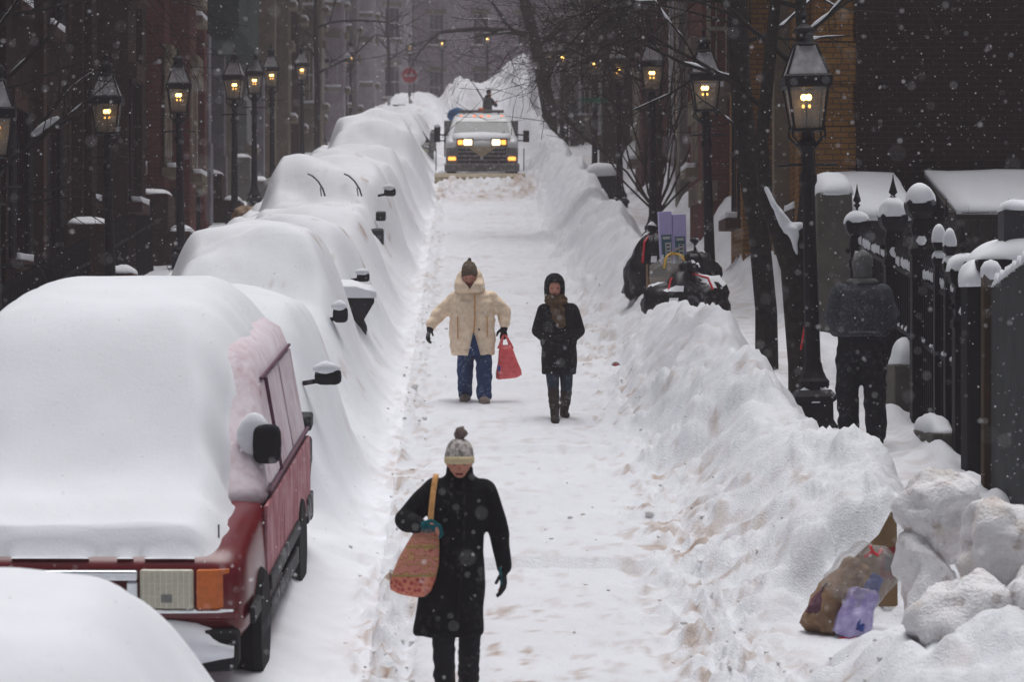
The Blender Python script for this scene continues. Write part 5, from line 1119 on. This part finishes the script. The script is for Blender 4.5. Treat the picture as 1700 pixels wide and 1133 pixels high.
for q in ((-.09, .15, .08), (.13, -.07, .06)): MB().cap(q, (q[0] * 1.1, q[1] + .2, q[2] - .015), .065, .055, 14).build('boot', 'boot_black', pd, smooth=True, remesh=.012, sm=2)

# --- far figure with a shovel behind the truck
d = 113; X0 = (809 - 765) * d / 5000; g0 = road_z(d) + .32
pe = thing('person', (X0, d, g0), 'small hazy person in dark clothes lifting a shovel beyond the truck', 'person', 'people in the snowy street', rz=.9)
b = MB(); head(b, (-.02, -.10, 1.58), .3); b.cap((0, .0, 1.36), (-.01, -.06, 1.5), .055, .05); b.ol([(.85, 0, 0, .16, .12), (1.1, 0, -.01, .16, .12), (1.34, 0, -.02, .18, .11), (1.42, 0, -.02, .08, .07)])
legs(b, [[(-.1, 0, .88), (-.13, -.05, .48), (-.14, .0, .08)], [(.1, 0, .88), (.13, -.05, .48), (.14, .05, .08)]], (.085, .06, .042))
for q in (-.14, .14): b.cap((q, .0, .05), (q, -.16, .04), .045, .038)
for s_, e_, w_ in (((-.19, -.02, 1.34), (-.34, -.15, 1.22), (-.32, -.32, 1.36)), ((.19, -.02, 1.34), (.26, -.2, 1.12), (.0, -.38, 1.18))): b.cap(s_, e_, .05, .042); b.cap(e_, w_, .04, .03); hand(b, w_, (0, -.6, .5), (1, 0, 0), (0, 0, 1), .9, .9)
b.build('body', 'skin', pe, smooth=True, remesh=.014, sm=2)
c = MB().ol([(.74, 0, 0, .21, .16), (1.0, 0, 0, .21, .16), (1.3, 0, -.02, .225, .15), (1.40, 0, -.02, .15, .11), (1.5, -.01, -.05, .10, .10)], 22)
for s_, e_, w_ in (((-.19, -.02, 1.32), (-.34, -.15, 1.22), (-.32, -.29, 1.34)), ((.19, -.02, 1.32), (.26, -.2, 1.12), (.03, -.35, 1.17))): c.cap(s_, e_, .085, .075); c.cap(e_, w_, .075, .055)
c.build('coat', 'dark_coat', pe, smooth=True, remesh=.018, sm=2); MB().ol([(1.56, -.02, -.09, .09, .105), (1.64, -.02, -.085, .088, .10), (1.71, -.02, -.08, .04, .04)], 16).build('hat', 'dark_coat', pe, smooth=True)
t = MB(); legs(t, [[(-.1, 0, .84), (-.13, -.05, .48), (-.14, .0, .1)], [(.1, 0, .84), (.13, -.05, .48), (.14, .05, .1)]], (.11, .09, .08)); t.build('trousers', 'dark_jeans', pe, smooth=True)
sh = thing('snow_shovel', (X0 - .30, d - .30, g0 + 1.15), 'shovel held up by the hazy person beyond the truck', 'shovel')
MB().tube([(.3, 0, -.1), (-.10, 0, .55)], .03, 6).build('handle', 'wood_brown', sh); MB().loft([[Vector((-.04, -.16, .52)), Vector((-.04, .16, .52)), Vector((-.07, .16, .54)), Vector((-.07, -.16, .54))], [Vector((-.32, -.18, .86)), Vector((-.32, .18, .86)), Vector((-.35, .18, .88)), Vector((-.35, -.18, .88))]]).build('blade', 'plastic_black', sh)
m = MB().ell((0, 0, 0), (.46, .3, .34), 20).noise(.14, 3.5, 4).build('tarpaulin_bundle', 'blue_cloth', None, smooth=True, loc=((765 - 765) * 112 / 5000, 112, road_z(112) + 1.02)); tag(m, 'bright blue tarpaulin bundle on the heap beyond the truck', 'tarpaulin')

# ------------------------------------------------------------------ right pavement: fences, newels, walls
def snowcap_box(parent, x0, x1, y0, y1, z0, h, amp=.05, fr=4, taper=.6, seed=0, name='snow_cap'):
    m = MB(); n = 12; rings = []
    for k in range(n + 1):
        t = k / n; q = 1 - (1 - taper) * t ** 3 ; cx, cy = (x0 + x1) / 2, (y0 + y1) / 2; hx, hy = (x1 - x0) / 2, (y1 - y0) / 2; f = math.sqrt(max(0, 1 - (t * .985) ** 2.2))
        rings.append([Vector((cx + hx * f * math.copysign(abs(math.cos(a_)) ** .5, math.cos(a_)), cy + hy * f * math.copysign(abs(math.sin(a_)) ** .5, math.sin(a_)), z0 + h * t)) for a_ in (2 * math.pi * j / 32 for j in range(32))])
    return m.loft(rings).noise(amp, fr, seed).build(name, 'snow_smooth', parent, smooth=True)
zf = road_z(23); bf = thing('board_fence', (4.34, 24.6, road_z(24.6)), 'tall blue grey board fence with brown end post at the right edge of the picture', 'fence', rz=0, rx=0)
m = MB(); n = 26
for i in range(n):
    y0 = -.02 - i * .14; z1 = 2.02 + .01 * (i % 3) + .0 * i; m.bx(-.012 - .006 * i + .003 * (i % 2), .018 - .006 * i, y0 - .135, y0, -1.2, z1 + .012 * i)
m.build('panel', 'wood_dark', bf); MB().bx(-.07, .07, -.005, .14, -.6, 2.14).build('post', 'wood_brown', bf, bevel=.01)
MB().bx(.02, .08, -3.4, -.02, .5, .6).bx(.02, .08, -3.4, -.02, 1.6, 1.7).build('rail', 'wood_brown', bf)
m = MB()
for i in range(n):
    y0 = -.02 - i * .14; h = .05 + .05 * abs(math.sin(i * 1.7)); m.loft([[Vector((x - .006 * i, y, 2.03 + .012 * i)) for x, y in ((-.02, y0 - .14), (.03, y0 - .14), (.03, y0), (-.02, y0))], [Vector((x - .006 * i, y, 2.03 + .012 * i + h)) for x, y in ((0, y0 - .10), (.012, y0 - .10), (.012, y0 - .04), (0, y0 - .04))]])
m.ell((0, .06, 2.16), (.09, .10, .10), 10); m.build('snow_cap', 'snow_smooth', bf, smooth=True)
gp = thing('gate_pier', (4.42, 25.4, road_z(25.4)), 'broad dark gate pier under a wide lobe of snow just behind the board fence', 'pier')
MB().bx(0, 1.3, 0, .7, -.5, 2.10).bx(-.06, 1.36, -.06, .76, 2.10, 2.2).build('pier', 'paint_black', gp, bevel=.02); MB().bx(-.14, .02, .05, .4, -.5, 1.98).build('side_post', 'paint_black', gp, bevel=.02)
snowcap_box(gp, -.06, 1.36, -.07, .78, 2.18, .24, .04, 3, 1, 2); snowcap_box(gp, -.17, .10, .02, .45, 1.97, .22, .03, 5, 1, 3)
MB().bx(.18, .5, .1, .4, 2.32, 2.62).build('chimney_block', 'ink', gp); snowcap_box(gp, .17, .51, .09, .41, 2.62, .10, .02, 6, 1, 5)
def newel(label, x, d, zt, spire=True, k=1.0, snow=.15):
    r = thing('newel_post', (x, d, road_z(d)), label, 'fence post', 'cast iron newel posts along the pavement'); h = zt - (.30 if spire else 0)
    m = MB().sq([(.105, -.3), (.105, .35), (.085, .38), (.085, h - .62), (.10, h - .60), (.10, h - .55), (.075, h - .50), (.09, h - .34), (.07, h - .26), (.12, h - .20), (.135, h - .14), (.135, h - .10), (.10, h - .06), (.03, h - .02)])
    for a_ in range(4): m.ell((.10 * math.cos(a_ * math.pi / 2), .10 * math.sin(a_ * math.pi / 2), h - .42), .03, 8)
    m.build('post', 'iron', r)
    snowcap_box(r, -.14 * k, .14 * k, -.14 * k, .14 * k, h - .11, snow, .02, 8, 1, d)
    MB().ell((0, -.10, h - .47), (.05, .04, .06), 8).noise(.02, 20, d).build('snow_clump', 'snow_smooth', r, smooth=True)
    if spire: MB().lathe([(.012, h - .1), (.015, h + .06), (.04, h + .09), (.018, h + .11), (.045, h + .14), (.03, h + .19), (.012, h + .26), (.002, h + .33)], n=10).build('finial', 'iron', r, smooth=True)
    return r
newel('cast iron newel with a spire and small snow dome nearest the stone wall pier', 4.42, 33.6, 2.40, True, 1.0, .13)
newel('cast iron newel with the tallest spire, second beyond the walking man', 4.42, 30.8, 2.64, True, 1.0, .20)
newel('cast iron newel with the tallest snow dome and no spire showing', 4.42, 29.0, 2.58, False, 1.0, .20)
newel('cast iron newel with spire and wide snow dome, nearest the gate pier', 4.42, 26.5, 2.42, True, 1.05, .17)
for i, (d, lb) in enumerate(((27.9, 'left one of two small knobbed posts capped with snow between the newels'), (27.3, 'right one of two small knobbed posts capped with snow between the newels'))):
    r = thing('knob_post', (4.43, d, road_z(d)), lb, 'fence post', 'small knobbed posts'); MB().sq([(.045, -.2), (.045, 1.95), (.06, 1.97), (.06, 2.03), (.03, 2.06), (.03, 2.10), (.055, 2.13), (.055, 2.18), (.02, 2.22)]).build('post', 'iron', r)
    snowcap_box(r, -.062, .062, -.062, .062, 2.17, .17, .01, 9, 1, i); snowcap_box(r, -.064, .064, -.064, .064, 2.02, .08, .005, 9, 1, i + 4, 'snow_collar')
fe = thing('iron_fence', (4.44, 26.7, road_z(26.7)), 'dark iron spear railing with snow lying along its rails beside the walking man', 'fence')
m = MB(); s = MB(); L_ = 6.8
for i in range(57):
    y = .1 + i * .12; z = SLOPE * y; m.bx(-.011, .011, y - .011, y + .011, z - .3, z + 1.86); m.loft([[Vector((x, y + w, z + q)) for x, w in ((-r_, -r_), (r_, -r_), (r_, r_), (-r_, r_))] for q, r_ in ((1.86, .012), (1.90, .028), (2.02, .002))])
    if i % 6: s.ell((0, y, z + 1.79 + .02 * R.random()), (.022, .045, .05 + .02 * R.random()), 6)
m.build('picket', 'iron', fe)
for zz in (.32, 1.10, 1.70):
    MB().loft([[Vector((x, y, SLOPE * y + zz + q)) for x, q in ((-.02, 0), (.02, 0), (.02, .04), (-.02, .04))] for y in (0, L_)]).build('rail', 'iron', fe)
for i in range(30):
    y = .1 + i * .23
    if i % 5 != 3: s.ell((0, y, SLOPE * y + 1.15), (.022, .11, .03), 6)
s.build('snow_cap', 'snow_smooth', fe, smooth=True)
MB().loft([[Vector((x, y, SLOPE * y + q)) for x, q in ((.05, .42), (.07, .42), (.07, 1.66), (.05, 1.66))] for y in (0, L_)]).build('back_panel', 'paint_black', fe)
for nm, lb, x0, x1, d0, d1, z0, z1, sn in (('stone_block', 'granite cheek block of the stoop under a cube of snow, right of the walking man', 4.26, 4.56, 29.6, 30.2, -.4, .82, .26), ('stone_block', 'further granite slab beside the legs of the walking man', 4.16, 4.30, 31.2, 33.2, -.4, .72, .2), ('stone_kerb', 'low granite kerb wall half covered by drifted snow below the iron railing', 4.16, 4.40, 26.6, 28.0, -.4, .50, .16)):
    r = thing(nm, (0, (d0 + d1) / 2, road_z((d0 + d1) / 2)), lb, 'stone block'); h = (d1 - d0) / 2
    MB().bx(x0, x1, -h, h, z0, z1).build('block', 'granite', r, bevel=.02); snowcap_box(r, x0 + .01, x1 - .01, -h + .01, h - .01, z1 - .01, sn, .03, 5, 1, d0)
gw = thing('garden_wall', (0, 38, road_z(38)), 'grey stone wall pier with a smooth snow slope on top, left of the yard', 'wall')
MB().bx(4.50, 4.94, 0, 1.9, -.6, 2.10).build('pier', 'granite', gw, bevel=.02); MB().bx(4.95, 5.72, .12, 1.9, -.6, 1.78).build('low_wall', 'shed_wall', gw)
def lean(parent, x0, x1, y0, y1, z0, z1, t, skew=0, seed=0):
    m = MB(); rings = []; n = 10
    for j in range(n + 1):
        f = j / n; y = y0 + (y1 - y0) * f; z = z0 + (z1 - z0) * f; tt = t * math.sqrt(max(.02, 1 - (1 - min(1, f * 4 + .12)) ** 2)); xa = x0 + skew * (1 - f); rings.append([Vector((xa, y, z - .03)), Vector((x1, y, z - .03))] + [Vector((x1 + (xa - x1) * q / 12, y, z + tt * (1 - .0 * q))) for q in range(13)])
    return m.loft(rings).noise(.03, 1.6, seed).build('snow_slope', 'snow_smooth', parent, smooth=True)
lean(gw, 4.96, 5.74, .08, 1.95, 1.78, 2.36, .12, 0, 3); snowcap_box(gw, 4.47, 5.02, -.03, 1.95, 2.08, .32, .04, 3, 1, 9)
sd = thing('yard_shed', (0, 37.8, road_z(37.8)), 'dark lean-to with a flat sloping sheet of snow for its roof, at the right edge', 'shed')
MB().bx(6.25, 10, .25, 1.9, -.6, 1.80).build('wall', 'shed_wall', sd); MB().loft([[Vector((x, y, z + q)) for x, q in ((6.13, 0), (10, 0), (10, .06), (6.13, .06))] for y, z in ((0, 1.80), (1.95, 2.36))]).build('roof', 'shed_wall', sd)
lean(sd, 6.12, 10, .0, 1.95, 1.87, 2.43, .07, .10, 7)
r = thing('yard_railing', (0, 36.6, road_z(36.6)), 'row of small dark iron spikes in the yard before the flat snowy lean-to', 'railing'); m = MB()
for k in range(22):
    x = 5.9 + k * .19; h = 1.62 + (.22 if k % 4 == 0 else 0); q = .030 if k % 4 == 0 else .016; m.bx(x - .012, x + .012, -.012, .012, -.3, h); m.loft([[Vector((x + a_ * w, b_ * w, h + z)) for a_, b_ in ((-1, -1), (1, -1), (1, 1), (-1, 1))] for z, w in ((0, .012), (.04, q), (.26, .002))])
m.bx(5.85, 10, -.02, .02, 1.2, 1.25).bx(5.85, 10, -.02, .02, .2, .25); m.build('railing', 'iron', r); MB().bx(5.8, 10, -.1, .1, -.4, .15).build('kerb', 'granite', r)
r = thing('yard_hedge', (0, 35.4, road_z(35.4)), 'dark bare hedge in the yard behind the newels', 'hedge'); m = MB(); rg = random.Random(9)
for k in range(1500):
    p = Vector((rg.uniform(4.9, 10), rg.uniform(-.5, .6), rg.uniform(0, 1.75))); q = Vector((rg.gauss(0, .5), rg.gauss(0, .5), 1)).normalized() * rg.uniform(.2, .45); w = q.orthogonal().normalized() * .012; m.face([p - w, p + w, p + q])
m.build('twigs', 'bark', r); MB().bx(5, 10, -.1, .2, -.3, 1.5).noise(.1, 2).build('core', 'shed_wall', r)
# left pavement: dark area railings and stoop walls before the houses
for (d0, d1, x, lb) in ((33.0, 43.6, -5.35, 'dark iron area railing before the dark brown house at the far left'), (45.2, 52.6, -5.35, 'dark iron area railing before the dark brownstone house'), (56.0, 62, -5.35, 'dark iron area railing before the red brick house')):
    r = thing('area_railing', (x, d0, road_z(d0) - .25), lb, 'railing', 'area railings on the left pavement'); m = MB(); n = int((d1 - d0) / .14)
    for i in range(n): y = i * .14; z = SLOPE * y; m.bx(-.010, .010, y - .010, y + .010, z - .3, z + 1.35); m.loft([[Vector((a_ * q, y + b_ * q, z + h)) for a_, b_ in ((-1, -1), (1, -1), (1, 1), (-1, 1))] for h, q in ((1.35, .01), (1.38, .02), (1.46, .002))])
    for zz in (.2, 1.05): m.loft([[Vector((a_, y, SLOPE * y + zz + b_)) for a_, b_ in ((-.018, 0), (.018, 0), (.018, .035), (-.018, .035))] for y in (0, n * .14)])
    m.build('railing', 'paint_black', r); MB().loft([[Vector((a_, y, SLOPE * y + b_)) for a_, b_ in ((-.11, -.8), (.11, -.8), (.11, .16), (-.11, .16))] for y in (0, n * .14)]).build('kerb', 'granite_dark', r)
for (d, x, w, h, mt, lb) in ((44.2, -5.05, 1.0, 1.6, 'brownstone', 'dark brownstone stoop wall between the two left railings'), (54.2, -5.1, 1.4, 1.5, 'brownstone', 'brownstone stoop wall behind the left lamps, before the red brick house'), (66.2, -5.1, 1.2, 1.3, 'brownstone', 'brownstone stoop wall before the lamp under the oriel'), (75, -5.1, 1.2, 1.3, 'stone_grey', 'grey stone stoop wall under the green oriel')):
    r = thing('stoop_wall', (x, d, road_z(d) - .3), lb, 'stoop'); MB().bx(-.7, .3, -w/2, w/2, -.5, h * .55).bx(-.7, -.1, -w/2 + .02, w/2 - .02, h * .55, h).build('wall', mt, r, bevel=.03); snowcap_box(r, -.68, -.12, -w/2 + .03, w/2 - .03, h - .01, .12, .03, 4, 1, d); snowcap_box(r, -.10, .29, -w/2 + .02, w/2 - .02, h * .55 - .01, .14, .03, 4, 1, d + 1)

# ------------------------------------------------------------------ rubbish put out for collection
def bag(name, label, x, d, r, mat, tie='red_tie', seed=0, snow=True, lift=0, tilt=(0, 0), grp=None, zz=None):
    z = gz(x, d) + lift if zz is None else zz; o = thing(name, (x, d, z), label, 'rubbish bag', grp)
    m = MB(); rx, ry, rz_ = r; prof = [(.55, .02), (.9, .12), (1.0, .35), (.93, .58), (.7, .78), (.38, .92), (.14, 1.0), (.10, 1.06), (.20, 1.16), (.16, 1.20)]
    rings = []
    for q, h in prof: rings.append([Vector((rx * q * math.cos(a_) + tilt[0] * h, ry * q * math.sin(a_) + tilt[1] * h, rz_ * h)) for a_ in (2 * math.pi * j / 30 for j in range(30))])
    m.loft(rings); bmesh.ops.subdivide_edges(m.bm, edges=m.bm.edges[:], cuts=1, use_grid_fill=True)
    for v in m.bm.verts: v.co += Vector((1, 1, .5)) * 0
    for v in m.bm.verts: v.co.z = max(v.co.z, .0)
    m.noise(.12 * rx / .4, 3.2, seed); m.noise(.05, 8, seed + 1); m.noise(.03, 19, seed + 2); body = m.build('bag_body', mat, o, smooth=True)
    if tie:
        t = MB(); zt = rz_ * 1.02; cx, cy = tilt[0], tilt[1]
        t.tube([(cx + .13 * rx * math.cos(a_), cy + .13 * ry * math.sin(a_), zt + .01 * math.sin(a_ * 2)) for a_ in (2 * math.pi * j / 12 for j in range(13))], .014, 6)
        t.tube([(cx + .05, cy - .1 * ry, zt), (cx + rx * .45, cy - ry * .62, zt * .9), (cx + rx * .55, cy - ry * .85, zt * .66)], .016, 6).tube([(cx - .04, cy - .1 * ry, zt), (cx - rx * .4, cy - ry * .6, zt * .88), (cx - rx * .5, cy - ry * .9, zt * .55)], .016, 6)
        t.build('tie', tie, o)
    if snow: top_snow(body, seed, .42, .02, 2.2, .022, o)
    return o
G_ = 'rubbish heaped by the lamp'
bag('rubbish_bag', 'big black rubbish bag with long red ties at the front of the heap', 2.90, 39.2, (.56, .36, .60), 'bag_black', 'red_tie', 1, True, -.08, (.05, .05), G_)
bag('rubbish_bag', 'black rubbish bag with a red tie just left of the lilac boxes', 2.52, 41.4, (.32, .36, .86), 'bag_black', 'red_tie', 2, True, -.02, (.12, 0), G_)
bag('rubbish_bag', 'black rubbish bag crusted with snow at the back right of the heap', 3.14, 40.4, (.34, .30, .66), 'bag_black', None, 3, True, .12, (0, 0), G_)
bag('rubbish_bag', 'clear grey bag with a yellow tie lying over the front black bag', 2.68, 39.75, (.26, .2, .42), 'clear_bag', 'yellow_tie', 4, False, .30, (.12, -.05), G_)
r = thing('cardboard_box', (2.70, 40.45, gz(2.7, 40.45)), 'grey brown cardboard carton under the two lilac boxes', 'box'); MB().bx(-.20, .34, -.16, .2, -.1, .62).build('carton', 'cardboard', r, bevel=.01); MB().bx(-.20, .06, -.17, -.162, .44, .62).bx(.09, .34, -.17, -.162, .46, .62).build('flap', 'wood_brown', r)
for i, (x, rot, lb) in enumerate(((2.745, -.06, 'taller left one of the two lilac boxes on the rubbish heap'), (2.915, -.03, 'shorter right one of the two lilac boxes on the rubbish heap'))):
    h = .74 if i == 0 else .70; z = gz(2.7, 40.45) + .58
    r = thing('tall_box', (x + .02, 40.35, z), lb, 'box', 'lilac boxes on the rubbish'); r.rotation_euler = (.05, rot, .1)
    MB().bx(-.088, .088, -.05, .05, 0, h).build('carton', 'pale_lilac', r, bevel=.004)
    p = MB().bx(-.068, .068, -.054, -.0505, .02, h * .58).build('label_panel', 'teal_print', r); MB().bx(-.022, .056, -.057, -.0545, .05, h * .44).build('window', 'paint_white', p)
    m = MB()
    for k in range(5): m.bx(-.008 + .004 * (k % 2), .036, -.060, -.0575, .08 + k * .05, .10 + k * .05)
    m.build('print', 'ink', p); MB().bx(-.05, .05, -.057, -.0545, h * .50, h * .55).build('print_mark', 'paint_white', p)
# split bag of household rubbish at the near right kerb
d = 20.6; z = gz(2.5, d)
rb = thing('rubbish_sack', (2.50, d, z - .02), 'split clear sack of brown paper and lilac packaging at the lower right', 'rubbish bag')
def slab(name, mat, p0, p1, w, t, parent, seed, p=3):
    p0, p1 = Vector(p0), Vector(p1); ax = (p1 - p0); L_ = ax.length; ax.normalize(); u = Vector((ax.z, 0, -ax.x)).normalized(); v = ax.cross(u); rings = []
    for f, q in ((0, .6), (.02, .92), (.10, 1.0), (.5, 1), (.84, .95), (.96, .75), (1, .45)): rings.append([p0 + ax * L_ * f + u * w * q * math.copysign(abs(math.cos(a_)) ** .38, math.cos(a_)) + v * t * q * math.copysign(abs(math.sin(a_)) ** .5, math.sin(a_)) for a_ in (2 * math.pi * j / 24 for j in range(24))])
    m = MB().loft(rings); bmesh.ops.subdivide_edges(m.bm, edges=m.bm.edges[:], cuts=2, use_grid_fill=True); m.noise(.035, 7, seed); m.noise(.022, 17, seed + 1); m.noise(.01, 40, seed + 2); return m.build(name, mat, parent, smooth=True)
ps = slab('paper_sack', 'paper_bag', (-.07, .0, .04), (.26, .18, .50), .135, .10, rb, 2); slab('dark_print', 'plum_print', (-.115, -.06, .16), (.03, .02, .36), .045, .03, rb, 5)
ls = slab('lilac_packet', 'lilac_bag', (.12, -.10, .0), (.27, -.02, .33), .115, .09, rb, 7); slab('blue_print', 'blue_print', (.20, -.17, .06), (.23, -.15, .14), .028, .02, rb, 8); slab('blue_corner', 'blue_print', (.30, -.03, .32), (.36, .0, .42), .05, .03, rb, 9)
slab('clear_film', 'clear_bag', (.10, .02, .22), (.40, .1, .58), .20, .15, rb, 11); slab('magenta_hem', 'red_tie', (.06, -.16, .0), (.20, -.17, .015), .015, .02, rb, 12)
MB().tube([(.26, -.02, .55), (.31, -.06, .59), (.35, -.02, .56), (.38, .02, .60)], .012, 6).tube([(.31, -.06, .59), (.29, -.08, .63)], .01, 6).build('tie', 'red_tie', rb)
r = thing('cardboard_sheet', (2.95, 21.1, road_z(21.1) + .08), 'torn brown cardboard sheet with a red and black print leaning on the bank', 'cardboard')
m = MB(); P = [(-.24, .0), (.12, .0), (.13, .63), (.09, .66), (.0, .50), (-.22, .30)]; m.loft([[Vector((x, .06 + z * .18, z)) for x, z in P], [Vector((x, .075 + z * .18, z)) for x, z in P]]); m.build('sheet', 'cardboard', r)
P = [(.0, .20), (.11, .20), (.115, .42), (.02, .40)]; MB().loft([[Vector((x, .055 + z * .18, z)) for x, z in P], [Vector((x, .058 + z * .18, z)) for x, z in P]]).build('print', 'red_print', r); MB().loft([[Vector((x, .050 + z * .18, z)) for x, z in ((.03, .25), (.09, .25), (.10, .36), (.04, .37))], [Vector((x, .053 + z * .18, z)) for x, z in ((.03, .25), (.09, .25), (.10, .36), (.04, .37))]]).build('print_mark', 'ink', r)
# ploughed lumps of snow at the lower right
a = N('snow_lump'); p = a.pos(); c = a.ramp(a.noise(2.2, 5, .65, p), [(.33, srgb(208, 196, 188)), (.48, (.80, .79, .80, 1))])
f = a.n("Math", operation='MULTIPLY'); a.l(a.ramp(a.noise(7, 5, .7, p), [(.56, K0), (.68, W1)]), f.inputs[0]); f.inputs[1].default_value = .6
a.base(a.mix(f.outputs[0], c, srgb(142, 116, 96))); a.b.inputs['Roughness'].default_value = .85
h = a.n("Math", operation='ADD'); a.l(a.noise(40, 3, .7, p), h.inputs[0]); a.l(a.noise(7, 5, .65, p), h.inputs[1]); a.bump(h.outputs[0], .6, .05)
for i, (x, d, z, r_, lb) in enumerate(((3.10, 19.4, .98, (.27, .25, .30), 'rounded dirty snow lump at the top of the ploughed pile, left of the biggest boulder'), (3.28, 18.4, .98, (.30, .27, .27), 'big round snow boulder with a brown hollow at the right of the ploughed pile'), (3.06, 17.9, .55, (.36, .32, .38), 'broad stained snow block in the middle of the ploughed pile'),
      (2.97, 19.3, .45, (.20, .25, .48), 'tall upright snow slab beside the rubbish sack and cardboard'), (3.44, 17.8, .62, (.28, .3, .36), 'snow block cut by the right edge of the picture, below the round boulder'), (2.82, 17.6, .26, (.26, .25, .22), 'small low snow block at the foot of the ploughed pile'))):
    m = MB().ell((0, 0, 0), r_, 64).noise(.16, 2.6, i + 3); m.noise(.06, 7, i + 9); m.noise(.015, 22, i)
    tag(m.build('snow_lump', 'snow_lump', None, smooth=True, loc=(x, d, road_z(d) + z)), lb, 'snow lump', 'ploughed snow lumps')
# snow capped metal box beside a lamp up the right
r = thing('metal_box', (3.18, 68, road_z(68)), 'dark metal box with a thick snow cap behind the right bank', 'utility box'); MB().bx(-.36, .34, -.25, .25, -.2, .88).bx(-.32, .30, -.258, -.252, .1, .82).build('box', 'plastic_black', r, bevel=.02); snowcap_box(r, -.38, .36, -.27, .27, .87, .32, .05, 3, 1, 4)
# signs
r = thing('road_sign', (-2.38, 140, road_z(140)), 'round red no entry sign with a pale bar at the street top', 'road sign'); MB().tube([(0, 0, -.5), (0, 0, 2.7)], .035, 8).build('post', 'stone_grey', r)
MB().bx(-.40, .40, -.05, -.04, 1.78, 2.58).build('plate', 'fence_white', r); m = MB().lathe([(.36, 0), (.36, .012)], n=32); m.bm.transform(Matrix.Translation((0, -.052, 2.18)) @ Matrix.Rotation(math.pi / 2, 4, 'X')); do = m.build('disc', 'red_sign', r); MB().bx(-.25, .25, -.072, -.066, 2.13, 2.23).build('bar', 'fence_white', do)
r = thing('street_sign', (3.38, 76, road_z(76) + 2.42), 'small green street name plate on the lamp post up the right side', 'street sign'); MB().bx(-.34, .32, -.10, -.09, -.06, .06).build('plate', 'green_sign', r); MB().bx(-.03, .03, -.09, -.05, -.03, .03).build('bracket', 'iron', r)
r = thing('white_gate', (-2.6, 137, road_z(137) + .0), 'faint white gate posts by the snow heap at the top left of the street', 'gate'); MB().bx(-.75, -.6, 0, .1, 0, 1.3).bx(.3, .4, 0, .1, 0, 1.1).build('gate_post', 'fence_white', r); MB().bx(-.6, .3, .04, .06, .2, .9).build('panel', 'stone_grey', r)
# small things
r = thing('paper_cup', (1.86, 36.2, gz(1.86, 36.2) + .05), 'crushed white paper cup with red print lying at the foot of the bank', 'cup'); m = MB().lathe([(.04, -.06), (.055, .06), (.048, .06), (.035, -.05)], n=16); m.bm.transform(Matrix.Rotation(1.2, 4, 'X')); m.build('cup', 'paint_white', r, smooth=True); MB().ell((.0, -.05, .03), (.03, .012, .02), 8).build('print', 'red_sign', r)
m = MB().tube([(0, 0, 0), (.04, 0, .24)], .010, 6).build('red_rod', 'red_tie', None, loc=(3.42, 30.3, road_z(30.3) + .92)); tag(m, 'thin red rod leaning by the forked tree and the near lamp', 'rod')
r = thing('rubbish_bin', (-3.02, 47.3, road_z(47.3) + .55), 'grey bin poking out behind the buried cars on the left', 'bin'); MB().sq([(.17, -.4), (.21, .62)]).build('body', 'bin_grey', r, bevel=.02); MB().sq([(.23, .62), (.23, .66), (.20, .70)]).build('lid', 'bin_grey', r, bevel=.01); snowcap_box(r, -.2, .2, -.2, .2, .69, .08, .02, 5, 1, 3)
bag('rubbish_bag', 'pale bag with a blue knot beside the left lamp bases', -4.3, 69, (.28, .25, .5), 'fence_white', None, 6, False, .35)
bag('rubbish_bag', 'brown paper bag slumped below the left lamps before the grey green house', -4.1, 58, (.30, .25, .4), 'paper_bag', None, 8, True, .3)

# ------------------------------------------------------------------ falling snow and haze
co = []; fc_ = []; rg = np.random.RandomState(3)
NF = 56000
u = rg.rand(NF); dd = 3.0 + 82 * u ** .62
px = rg.uniform(-400, 2100, NF); py = rg.uniform(-120, 1250, NF)
fx = (px - 765) * dd / 5000; fz = (566 - py) * dd / 5000
rad = np.where(dd < 9, .0018 + .0016 * rg.rand(NF), .0020 + .0034 * rg.rand(NF) ** 3)
keep = fz > road_z(dd) + .05
fx, dd, fz, rad = fx[keep], dd[keep], fz[keep], rad[keep]; n = len(fx)
base = np.array([[1, 0, 0], [-1, 0, 0], [0, 1, 0], [0, -1, 0], [0, 0, 1], [0, 0, -1]], float)
V = np.stack([fx, dd, fz], -1)[:, None, :] + base[None] * rad[:, None, None] * (.7 + .6 * rg.rand(n, 6, 1)) + np.array([.45, 0, 1])[None, None] * 0
T = np.array([[0, 2, 4], [2, 1, 4], [1, 3, 4], [3, 0, 4], [2, 0, 5], [1, 2, 5], [3, 1, 5], [0, 3, 5]])
F = (T[None] + (np.arange(n) * 6)[:, None, None]).reshape(-1, 3).astype(np.int32)
me = bpy.data.meshes.new('falling_snow'); me.vertices.add(n * 6); me.vertices.foreach_set('co', V.reshape(-1).astype(np.float32))
me.loops.add(F.size); me.loops.foreach_set('vertex_index', F.ravel()); me.polygons.add(len(F))
me.polygons.foreach_set('loop_start', np.arange(0, F.size, 3, dtype=np.int32)); me.polygons.foreach_set('loop_total', np.full(len(F), 3, np.int32)); me.update(); me.validate(); me.materials.append(MATS['flake'])
o = bpy.data.objects.new('falling_snow', me); COL.objects.link(o); stuff(o)

hz = bpy.data.materials.new('haze'); hz.use_nodes = True; t = hz.node_tree; t.nodes.clear()
out = t.nodes.new("ShaderNodeOutputMaterial"); pv = t.nodes.new("ShaderNodeVolumePrincipled")
pv.inputs['Color'].default_value = (.36, .325, .345, 1); pv.inputs['Density'].default_value = .0026; pv.inputs['Anisotropy'].default_value = .2
t.links.new(pv.outputs[0], out.inputs['Volume']); MATS['haze'] = hz
hb = MB().bx(-45, 45, -12, 216, -9, 32).build('haze', 'haze'); stuff(hb)
